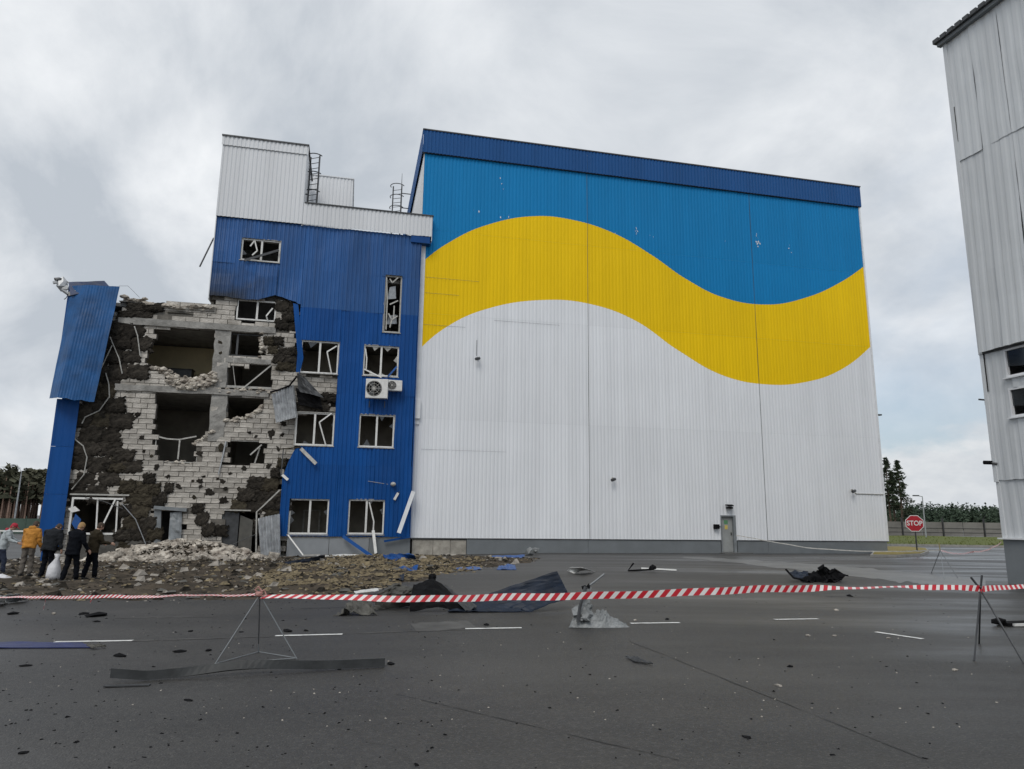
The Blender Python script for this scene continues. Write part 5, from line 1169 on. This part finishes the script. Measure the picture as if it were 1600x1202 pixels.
build('clamp', MB().blob(cl_(914, 919, .08), .055, (1.2, 1, .8), .3, 1).blob(cl_(920, 917, .08), .04, (.8, 1, 1.2), .3, 1), 'black', r)
# flat metal strip in the foreground
a = gnd(171, 1068); b = gnd(601, 1043); d = (b - a); d.z = 0; ln = d.length; d.normalize(); s_ = Vector((-d.y, d.x, 0)); mb = MB()
def spine(u):
    P = a.lerp(b, u); return P + s_ * (.04 * math.sin(u * PI)) + Vector((0, 0, .055 + .05 * math.exp(-((u - .48) / .2) ** 2) + (.05 * (1 - u / .12) if u < .12 else 0)))
for i in range(41):
    u = i / 40; P = spine(u); tl = .12 + .5 * math.exp(-((u - .40) / .15) ** 2); up_ = Vector((0, 0, 1)) * math.cos(tl) + s_ * math.sin(tl); th_ = s_ * math.cos(tl) - Vector((0, 0, 1)) * math.sin(tl); hh = .048
    for sa, sb_ in ((-1, -1), (1, -1), (1, 1), (-1, 1)): mb.v.append(tuple(P + up_ * (hh * sa) + th_ * (.012 * sb_)))
for i in range(40):
    for k in range(4): mb.f.append((i * 4 + k, i * 4 + (k + 1) % 4, i * 4 + 4 + (k + 1) % 4, i * 4 + 4 + k))
mb.f += [(0, 1, 2, 3), (163, 162, 161, 160)]
fs = build('metal_strip', mb, mat('dull_strip_steel', (.036, .038, .039), .5, .15, .4, 3, .1, 12, spec=.3), None, label='long bent flat metal strip lying on the asphalt in the foreground', category='metal strip')
P = gnd(195, 1073); o = solo('strip_shadow_bar', MB().bar((-.2, -.03, .01), (.25, .03, .015), .06, .012, (0, 0, 1)), 'metald', 'short dark bar drawn as the shadow below the left end of the long strip', 'metal strip'); o.location = (P.x, P.y, G(P.x));  # dark bar drawn as the shadow below the lifted strip end
# dark flap on the asphalt, centre right
c0 = [gnd(978, 1027, .01), gnd(998, 1026, .05), gnd(1021, 1038, .02), gnd(990, 1034, .01)]; crumple('dark_flap', c0, 0, 'metald', 'small dark flap lying alone on the open asphalt right of centre', 'scrap', 0, .02, nv=6, sd=30)
# left flat blue panel
c0 = [gnd(-90, 1004, .03), gnd(128, 1004, .04), gnd(150, 1012, .012), gnd(-90, 1013, .012)]; crumple('navy_sheet', c0, 0, mat('navy_panel', (.012, .02, .09), .5, 0, .3, 3), 'flat navy blue panel lying on the road marking at left', 'metal panel', 0, .02, nv=5, sd=33)
c0 = [gnd(135, 1008, .06), gnd(158, 1006, .06), gnd(166, 1010, .02), gnd(146, 1013, .02)]; crumple('torn_sheet_end', c0, 0, 'khaki', 'torn pale end beside the navy panel', 'scrap', 0, .03, nv=4, sd=34)
# black mangled wreck on the right
q = gnd(1280, 909); r = thing('mangled_wreckage', 'black mangled metal wreckage with a blue flap lying near the concrete path', 'wreckage', q)
def wl(px, py, dy=0): return at(px, py, q.y + dy) - q
def ws(c, m, nm, nz_, sd):
    mb = MB()
    def fn(u, v):
        P = bil(c, u, v); P = P + Vector((0, nz_ * fbm(u * 3, v * 3, sd), nz_ * fbm(u * 4, v * 4, sd + 4))); P.z = max(P.z, .012); return P
    mb.grid(fn, 14, 10); build(nm, mb, m, r, solid=.015)
ws([wl(1248, 898, .5), wl(1322, 898, .4), wl(1305, 912, -.4), wl(1255, 911, -.4)], 'black', 'charred_sheet', .22, 3); ws([wl(1262, 897, .3), wl(1290, 886, .2), wl(1326, 900, .2), wl(1280, 908, -.1)], 'black', 'charred_sheet', .18, 8); ws([wl(1230, 893, .3), wl(1262, 893, .5), wl(1268, 903, .2), wl(1240, 904, -.2)], 'slate', 'blue_flap', .05, 5)
for pl, ra_ in (([wl(1228, 890, .2), wl(1240, 903, -.2), wl(1262, 908, -.4)], .03), ([wl(1280, 890, .1), wl(1286, 885, .1), wl(1290, 893, .1)], .07), ([wl(1295, 896, .1), wl(1304, 890, .2), wl(1318, 899, .2)], .04)): build('twisted_bar', MB().tube(pl, ra_, 6), 'black', r)
# bits on the yard between
c0 = [gnd(886, 892, .05), gnd(912, 888, .22), gnd(930, 893, .03), gnd(896, 896, .02)]; crumple('pale_sack', c0, 0, 'foam', 'pale rounded plastic sheet lying in front of the grey plinth', 'plastic sheet', 0, .06, bend=.12, sd=40)
q = gnd(1005, 893); r = thing('bent_bracket', 'bent dark metal bracket lying on the yard before the plinth', 'bracket', q)
build('bar', MB().tube([at(990, 880, q.y) - q, at(981, 892, q.y) - q, at(1018, 890, q.y) - q], .035, 6), 'black', r); build('clamp', MB().blob(at(1020, 887, q.y) - q, .12, (1.2, .8, .8), .2, 1), 'black', r)
c0 = [gnd(1002, 887, .03), gnd(1057, 890, .03), gnd(1057, 892, .02), gnd(1002, 889, .02)]; crumple('pale_board', c0, 0, 'foam', 'thin pale board lying beside the bent bracket', 'board', 0, .0, nv=2)
def scrap(pts, m, label, nz_=.06, sd=1, cat='metal scrap', name='blue_scrap'): crumple(name, [gnd(*p) for p in pts], 0, m, label, cat, 0, nz_, nv=6, sd=sd)
scrap([(598, 866, .25), (646, 866, .35), (652, 876, .03), (604, 878, .03)], 'bluescrap', 'largest bright blue scrap by the plinth at the hall corner', .12, 2)
scrap([(768, 869, .10), (820, 867, .12), (818, 872, .02), (770, 873, .02)], 'bluescrap', 'flat blue scrap against the hall plinth left of the grey bag', .05, 3)
scrap([(780, 884, .08), (804, 882, .10), (807, 890, .02), (776, 890, .02)], 'bluescrap', 'short blue scrap on the yard in front of the hall plinth', .05, 4)
scrap([(712, 888, .06), (748, 885, .06), (752, 890, .02), (716, 891, .02)], 'bluescrap', 'thin blue strip at the right edge of the yellow fluff', .03, 5)
scrap([(620, 886, .12), (655, 884, .15), (650, 894, .03), (618, 893, .03)], 'bluescrap', 'dull blue scrap half buried in the yellow fluff', .08, 6)
scrap([(615, 899, .14), (632, 898, .14), (630, 908, .04), (612, 906, .04)], 'slate', 'small grey-blue scrap just behind the crumpled sheets', .06, 7)
scrap([(445, 878, .22), (505, 868, .3), (508, 872, .15), (455, 884, .08)], 'slate', 'pale blue sheet strip lying below the ground floor windows', .08, 8)
scrap([(494, 868, .14), (560, 866, .16), (560, 868, .1), (500, 871, .08)], 'foam', 'long pale strip lying flat below the second ground floor window', .03, 9, 'strip', 'pale_strip')
q = gnd(833, 868); mb = MB()
for k in range(4): mb.blob((q.x + U(-.25, .25), q.y + U(-.1, .1), U(.05, .3)), U(.12, .25), (1, .8, .8), .3, 1)
solo('grey_sack', mb, 'foil', 'small crumpled grey bag against the hall plinth', 'bag')
scrap([(662, 868, .1), (712, 866, .1), (714, 871, .03), (660, 873, .03)], 'bare', 'pale broken slab lying at the bare cement plinth', .05, 10, 'slab', 'broken_slab')
scrap([(0, 930, .18), (30, 928, .22), (46, 937, .03), (0, 942, .03)], 'foil', 'crumpled grey plastic at the left edge by the tape', .14, 12, 'plastic sheet', 'crumpled_plastic')
scrap([(-30, 938, .12), (6, 934, .2), (14, 941, .03), (-30, 944, .03)], 'foam', 'crumpled white plastic at the very left edge', .12, 13, 'plastic sheet', 'crumpled_plastic')
q = gnd(5, 911); solo('white_bundle', MB().tube([q + Vector((-.6, 0, .08)), q + Vector((-.1, .05, .13)), q + Vector((.2, .0, .12))], [.09, .13, .06], 8), 'bag', 'white rolled bundle on the soil at the left edge', 'bundle', smooth=True)
q = gnd(1580, 978); r = thing('flattened_metal', 'flattened dark metal piece with a white edge at the right border', 'metal piece', q)
build('dark_part', MB().bar((-.15, 0, .03), (.9, .15, .05), .25, .05, (0, 0, 1)), 'black', r); build('white_edge', MB().bar((-.05, -.12, .03), (.9, -.02, .05), .06, .04, (0, 0, 1)), 'foam', r); build('end_knob', MB().blob((-.2, 0, .07), .09, (1.4, 1, .7), .3, 1), 'black', r)

# ================================================================ TAPE STANDS AND TAPE
def stand(top, feet, label, base=True, rad=.007, extra=(), m='greymetal'):
    o = feet[0]; r = thing('tape_stand', label, 'tape stand', o, 0, 'tripod stands holding the barrier tape')
    for f_ in feet: build('leg', MB().tube([f_ - o, (top - o) + (top - f_).normalized() * .06], rad, 5), m, r)
    if base:
        for i in range(len(feet)): build('base_bar', MB().tube([feet[i] - o + Vector((0, 0, .012)), feet[(i + 1) % len(feet)] - o + Vector((0, 0, .012))], rad * .8, 5), m, r)
    for e_ in extra: build('leg', MB().tube([Vector(e_[0]) - o, Vector(e_[1]) - o], rad, 5), 'metald', r)
    return r
fa = [gnd(335, 1039), gnd(464, 1030), gnd(404, 1020)]; Ta = at(406, 929, sum(f_.y for f_ in fa) / 3)
SA = stand(Ta, fa, 'thin wire tripod stand with a triangular base, left of centre')
build('upright', MB().tube([at(404, 1006, Ta.y + .1) - fa[0], Ta - fa[0]], .008, 5), 'metald', SA)
fb = [gnd(1522, 1033), gnd(1600, 1037), gnd(1530, 1006)]; Tb = at(1532, 921, sum(f_.y for f_ in fb) / 3)
SB = stand(Tb, fb, 'dark metal tripod stand with crossed tips near the right edge', False, .012, m='metald')
build('tip', MB().tube([Tb - fb[0], at(1517, 902, Tb.y) - fb[0]], .014, 5), 'metald', SB); build('tip', MB().tube([Tb - fb[0], at(1534, 899, Tb.y) - fb[0]], .014, 5), 'metald', SB)
fcc = [gnd(1455, 896), gnd(1497, 904), gnd(1476, 906)]; Tc = at(1469, 860, sum(f_.y for f_ in fcc) / 3)
SC = stand(Tc, fcc, 'distant tripod stand on the wet asphalt left of the grey building', False, .011, m='greymetal'); build('tip', MB().tube([Tc - fcc[0], at(1467, 848, Tc.y) - fcc[0]], .02, 5), mat('ochre_wrap', (.30, .26, .12), .7), SC)
def tape(name, pts, wd, label, twist=None, sag=0, n=60, group='red and white barrier tape', m=None, uv0=0):
    pts = [Vector(p) for p in pts]; mb = MB(); L_ = [0]
    for a_, b_ in zip(pts, pts[1:]): L_.append(L_[-1] + (b_ - a_).length)
    tot = L_[-1]; uvs = []
    for i in range(n + 1):
        u = i / n; s = u * tot; k = max(j for j in range(len(pts) - 1) if L_[j] <= s + 1e-9); f_ = (s - L_[k]) / (L_[k + 1] - L_[k]); P = pts[k].lerp(pts[k + 1], f_); d_ = (pts[k + 1] - pts[k]).normalized()
        P = P + Vector((0, .02 * math.sin(s * 3.1), -sag * 4 * f_ * (1 - f_) + .006 * math.sin(s * 2.3) + .004 * math.sin(s * 6.1))); th = twist(u) if twist else 0; side = Vector((-d_.y, d_.x, 0)).normalized(); wv = Vector((0, 0, 1)) * math.cos(th) + side * math.sin(th)
        mb.v += [tuple(P - wv * wd / 2), tuple(P + wv * wd / 2)]; uvs += [(s + uv0, 0), (s + uv0, 1)]
    for i in range(n): mb.f.append((i * 2, i * 2 + 2, i * 2 + 3, i * 2 + 1))
    me = mb.mesh(name, m or TAPE); ul = me.uv_layers.new(name='UVMap')
    for lp in me.loops: ul.data[lp.index].uv = uvs[lp.vertex_index]
    o = put(name, me, None, label=label, category='barrier tape', group=group); md = o.modifiers.new('s', 'SOLIDIFY'); md.thickness = .002; md.offset = 0
    return o
# left run: held behind the left tripod, going to a post out of frame
tape('barrier_tape', [at(-90, 934, 15.5), at(200, 932.5, 11.8), Ta], .05, 'red and white tape running left from the wire tripod, thin and slightly twisted', lambda u: .8 + .5 * math.sin(u * 9), .0, 160)
for px, ln in ((72, 22), (144, 9)):
    p = at(px, 934, 12.6 if px > 100 else 13.5); tape('tape_end', [p, p + Vector((-.03, 0, -.01 * ln))], .03, 'short loose end of tape hanging below the left run' + (' near the frame edge' if px < 100 else ' near the middle'), None, 0, 4)
def tw(u): return 1.1 * max(0, 1 - u * 3.4) + (1.42 * math.exp(-((u - .815) / .085) ** 4) + .75 * math.exp(-((u - .95) / .04) ** 2)) + .12 * math.sin(u * 23)
T1 = Ta.lerp(Tb, .42)
tape('barrier_tape', [Ta + Vector((.02, 0, -.03)), at(700, 935.5, 9.0), at(890, 932, 8.2), at(1120, 924, 8.2), at(1290, 918, 8.9), Tb + Vector((-.01, 0, .02))], .078, 'red and white tape stretched across the yard between the two front tripods', tw, .0, 260)
tape('barrier_tape', [Tb + Vector((.01, 0, 0)), at(1600, 917, Tb.y + .6), at(1760, 914, Tb.y + 3)], .075, 'red and white tape running right from the dark tripod out of frame', lambda u: .35 + .5 * math.sin(u * 8), .0, 60)
kn = MB(); [kn.blob((0, 0, -.02), .035, (1, 1, 1.4), .3, 1)]; o = solo('tape_knot', kn, 'red', 'knot of red tape tied round the dark tripod', 'barrier tape'); o.location = Tb
o = solo('tape_knot', MB().blob((0, 0, 0), .04, (1.3, 1, 1.1), .35, 1).tube([(0, 0, 0), (-.06, 0, .05), (-.02, 0, .09), (.03, 0, .03)], .012, 5).tube([(0, 0, 0), (.06, 0, .05), (.09, 0, -.01), (.03, 0, -.03)], .012, 5), mat('pinkish_tape', (.42, .22, .19), .5, 0, .4, 20), 'loose bow of tape tied at the top of the wire tripod', 'barrier tape'); o.location = Ta + Vector((0, -.02, .01))
dk_ = to_world((D1 - .05, -.1, 1.0))
tape('barrier_tape', [dk_, at(1260, 856, 37.5), at(1330, 861, 36.8), at(1405, 862, 35), Tc], .045, 'far pale tape sagging from the hall door to the distant tripod', lambda u: .4, 0, 80, m=M['pvcd'])
tape('barrier_tape', [Tc, at(1520, 862, 30), to_world((0, 0, 0)).lerp(RB, 1) + Vector((0, .1, 1.2))], .06, 'far tape from the distant tripod to the grey building', lambda u: .4, .1, 30)

# ================================================================ PEOPLE
def loft(mb, pts, rad, n=12, ref=None):
    pts = [Vector(p) for p in pts]; b0_ = len(mb.v); m_ = len(pts)
    for i, p in enumerate(pts):
        d_ = (pts[min(i + 1, m_ - 1)] - pts[max(i - 1, 0)]).normalized(); x = Vector(ref or (1, 0, 0)); x = (x - d_ * x.dot(d_))
        x = x.normalized() if x.length > .05 else d_.orthogonal().normalized(); y = d_.cross(x); rx, ry = rad[i] if isinstance(rad[i], tuple) else (rad[i], rad[i])
        for k in range(n): th = 2 * PI * k / n; mb.v.append(tuple(p + x * (math.cos(th) * rx) + y * (math.sin(th) * ry)))
    for i in range(m_ - 1):
        for k in range(n): a0 = b0_ + i * n + k; a1 = b0_ + i * n + (k + 1) % n; mb.f.append((a0, a1, a1 + n, a0 + n))
    mb.f.append(tuple(b0_ + k for k in reversed(range(n)))); mb.f.append(tuple(b0_ + (m_ - 1) * n + k for k in range(n)))
def skinned(name, mb, m, parent, voxel):
    me = mb.mesh(name, m); bm = bmesh.new(); bm.from_mesh(me); bmesh.ops.recalc_face_normals(bm, faces=bm.faces); bm.to_mesh(me); bm.free()
    o = bpy.data.objects.new(name + '_source', me); C.objects.link(o); md = o.modifiers.new('r', 'REMESH'); md.mode = 'VOXEL'; md.voxel_size = voxel; md.use_smooth_shade = True; s = o.modifiers.new('s', 'SMOOTH'); s.factor = .5; s.iterations = 3
    bpy.context.view_layer.update(); me2 = bpy.data.meshes.new_from_object(o.evaluated_get(bpy.context.evaluated_depsgraph_get())); bpy.data.objects.remove(o)
    me2.materials.clear(); me2.materials.append(M[m] if isinstance(m, str) else m)
    if name in ('jacket', 'trousers'):
        for v in me2.vertices: v.co += v.normal * .022 * fbm(v.co.x * 7, v.co.y * 7, v.co.z * 9)
    for p_ in me2.polygons: p_.use_smooth = True
    return put(name, me2, parent)
def person(px, py, label, yaw, jacket, trousers, head='hair', hgt=1.74, lean=.12, nod=.5, arms=((.1, .2, .3), (.1, .2, .3)), stride=.06, hem=.0, hat=None, hood=None, bulk=1., dz=0.):
    """arms: per side (swing forward, spread, elbow bend); yaw turns the figure, facing local +y"""
    P = gnd(px, py); r = thing('person', label, 'person', (P.x, P.y, soilz(P.x, P.y) + .0 + dz), yaw); k = hgt / 1.74
    hip = Vector((0, 0, .93)); rl_ = Matrix.Rotation(-lean, 3, 'X')
    def up(v): return hip + rl_ @ (Vector(v) - hip)
    neck = up((0, 0, 1.47)); hd = neck + rl_ @ (Matrix.Rotation(-nod, 3, 'X') @ Vector((0, .03, .16)))
    hm = Matrix.Rotation(-(lean + nod), 3, 'X')
    body, jk, tr, sh = MB(), MB(), MB(), [MB(), MB()]
    loft(body, [up((0, 0, .9)), up((0, 0, 1.05)), up((0, .01, 1.25)), up((0, 0, 1.40)), up((0, 0, 1.46)), neck, hd], [(.15, .10), (.13, .09), (.16, .11), (.15, .09), (.07, .06), (.055, .055), (.05, .05)])
    for i, (dz_, rx, ry) in enumerate(((-.02, .07, .085),)): 
        hv = []; 
        for zz, rx_, ry_, yy in ((-.115, .03, .035, .05), (-.10, .052, .06, .035), (-.05, .066, .085, .012), (0, .074, .096, 0), (.05, .074, .096, -.005), (.09, .058, .075, -.008), (.115, .03, .04, -.01)): hv.append((hd + hm @ Vector((0, yy, zz)), (rx_, ry_)))
        loft(body, [q_[0] for q_ in hv], [q_[1] for q_ in hv], 14)
    loft(body, [hd + hm @ Vector((0, .085, .0)), hd + hm @ Vector((0, .115, -.03))], [.012, .018], 8)
    for sx_ in (-1, 1): loft(body, [hd + hm @ Vector((sx_ * .07, -.01, -.03)), hd + hm @ Vector((sx_ * .085, -.02, .015))], [.014, .02], 8)
    hands = []
    for sx_, (sw, spd, el) in zip((-1, 1), arms):
        S = up((sx_ * .185 * bulk, 0, 1.40)); ra = rl_ @ Matrix.Rotation(sw, 3, 'X') @ Matrix.Rotation(-sx_ * spd, 3, 'Y'); El = S + ra @ Vector((0, 0, -.29)); rb_ = ra @ Matrix.Rotation(el, 3, 'X'); Wr = El + rb_ @ Vector((0, 0, -.25))
        loft(body, [up((sx_ * .08, 0, 1.41)), S, S.lerp(El, .5), El, Wr], [.05, .055, .048, .04, .028], 10)
        pm_ = Wr + rb_ @ Vector((0, 0, -.09)); loft(body, [Wr, Wr + rb_ @ Vector((0, .0, -.03)), pm_], [(.02, .028), (.018, .042), (.014, .04)], 10, rb_ @ Vector((1, 0, 0)))
        for j, (off, lf) in enumerate(((-.03, .06), (-.01, .075), (.011, .07), (.031, .055))):
            a_ = pm_ + rb_ @ Vector((0, off, .012)); b_ = a_ + rb_ @ Vector((-sx_ * .006, off * .1, -lf * .55)); c_ = b_ + rb_ @ Vector((-sx_ * .022, 0, -lf * .45)); loft(body, [a_, b_, c_], [.0105, .0095, .008], 6)
        a_ = Wr + rb_ @ Vector((0, .03, -.03)); loft(body, [a_, a_ + rb_ @ Vector((-sx_ * .01, .025, -.03)), a_ + rb_ @ Vector((-sx_ * .015, .03, -.06))], [.013, .011, .009], 6)
        loft(jk, [up((sx_ * .06, 0, 1.42)), S, S.lerp(El, .5), El, El.lerp(Wr, .55), Wr + rb_ @ Vector((0, 0, .015))], [.07, .082 * bulk, .072 * bulk, .062, .055, .046], 12); hands.append(pm_)
        Lg = Vector((sx_ * .095, 0, .90)); Kn = Vector((sx_ * .10, sx_ * stride * .5 + .02, .49)); An = Vector((sx_ * .105, sx_ * stride - .03, .085))
        loft(body, [Lg, Lg.lerp(Kn, .5), Kn, Kn.lerp(An, .4), An], [.085, .072, .055, .05, .036], 10); loft(body, [An + Vector((0, -.03, -.035)), An + Vector((0, .06, -.05)), An + Vector((0, .15, -.06))], [(.035, .03), (.04, .03), (.035, .018)], 10)
        loft(tr, [Lg + Vector((-sx_ * .02, 0, .06)), Lg + Vector((0, 0, -.06)), Lg.lerp(Kn, .5), Kn, Kn.lerp(An, .5), An + Vector((0, 0, -.01))], [(.10, .11), (.105, .11), .092, .078, .074, .068], 12)
        loft(sh[0], [An + Vector((0, -.075, -.04)), An + Vector((0, -.02, -.035)), An + Vector((0, .06, -.05)), An + Vector((0, .15, -.06)), An + Vector((0, .185, -.065))], [(.03, .035), (.046, .05), (.05, .04), (.046, .026), (.025, .015)], 10)
    loft(tr, [(0, 0, .84), (0, 0, .93), up((0, 0, 1.03))], [(.15, .11), (.17, .125), (.155, .11)], 14)
    loft(jk, [up((0, 0, .86 - hem)), up((0, 0, .98)), up((0, .0, 1.12)), up((0, .0, 1.28)), up((0, 0, 1.40)), up((0, .0, 1.47)), up((0, .01, 1.50))], [(.205 * bulk, .155 * bulk), (.195 * bulk, .15 * bulk), (.19 * bulk, .145 * bulk), (.205 * bulk, .15 * bulk), (.185 * bulk, .12), (.10, .085), (.075, .075)], 18)
    skinned('body', body, 'skin', r, .0085); skinned('jacket', jk, jacket, r, .016); skinned('trousers', tr, trousers, r, .016); skinned('shoes', sh[0], 'shoe', r, .012)
    hb_ = MB()
    for zz, rx_, ry_, yy in ((-.08, .055, .05, -.06), (-.03, .078, .085, -.03), (.02, .083, .10, -.015), (.06, .082, .102, -.01), (.10, .066, .084, -.012), (.13, .03, .045, -.015)): hb_.v = hb_.v
    loft(hb_, [hd + hm @ Vector((0, yy, zz)) for zz, _, _, yy in ((-.085, 0, 0, -.06), (-.03, 0, 0, -.03), (.02, 0, 0, -.014), (.06, 0, 0, -.01), (.10, 0, 0, -.012), (.128, 0, 0, -.015))], [(.05, .04), (.078, .08), (.083, .10), (.082, .103), (.066, .085), (.03, .045)], 14)
    skinned('hair' if not hat else 'cap', hb_, head if not hat else hat, r, .012)
    if hat:
        hb2 = MB(); loft(hb2, [hd + hm @ Vector((0, .06, .055)), hd + hm @ Vector((0, .15, .045)), hd + hm @ Vector((0, .19, .035))], [(.075, .012), (.07, .01), (.03, .008)], 12); skinned('cap_visor', hb2, hat, r, .008)
    if hood:
        hb3 = MB(); loft(hb3, [up((0, -.02, 1.40)), up((0, -.05, 1.47)), up((0, -.07, 1.53))], [(.11, .06), (.12, .07), (.09, .05)], 12); skinned('hood', hb3, hood, r, .014)
    r.scale = (k, k, k); return r, P, hands
person(38, 908, 'person in an orange hooded jacket and grey trousers, head bowed, back to us', .1, 'orange', 'khakit', 'hair', 1.72, .18, .55, ((.25, .12, .5), (.15, .15, .3)), .05, .02, None, 'orange', 1.05)
pr = person(70, 909, 'stocky person in a charcoal padded jacket, back turned, beside the white sack', -.15, 'char', 'navy', 'hair', 1.72, .22, .8, ((.3, .25, .35), (.1, .22, .2)), .04, .05, None, None, 1.22)
person(108, 911, 'person in black jacket and black trousers with fair hair, bending slightly', -.25, 'navy', 'navy', 'blond', 1.76, .14, .45, ((.4, .25, .7), (.2, .25, .5)), .14, .10, None, None, 1.1)
person(139, 908, 'person in an olive brown jacket and dark trousers at the right of the group', -.6, 'brown', 'navy', 'hair', 1.72, .10, .4, ((.5, .15, .9), (.45, .15, 1.)), .12, .06, None, None, 1.08)
person(-2, 900, 'person in a pale jacket, red scarf and dark peaked cap at the left edge', -1.1, 'paleblue', 'jeans', 'hair', 1.74, .2, .45, ((.7, .1, .7), (.6, .1, .8)), .14, .04, 'redcl', 'redcl', 1.05)
random.seed(5)
q = gnd(82, 910); q.z = soilz(q.x, q.y); mb = MB(); mb.tube([(-.02, 0, 0), (.0, 0, .12), (-.01, 0, .38), (.04, 0, .62), (.05, 0, .74)], [.17, .21, .15, .05, .09], 14); mb.v = [(x + .04 * fbm(x * 5, y * 5, z * 4), y + .04 * fbm(z * 5, y * 6, 2), z) for x, y, z in mb.v]
o = solo('white_sack', mb, 'bag', 'white sack on the ground held by the person in charcoal', 'sack', smooth=True); o.location = q
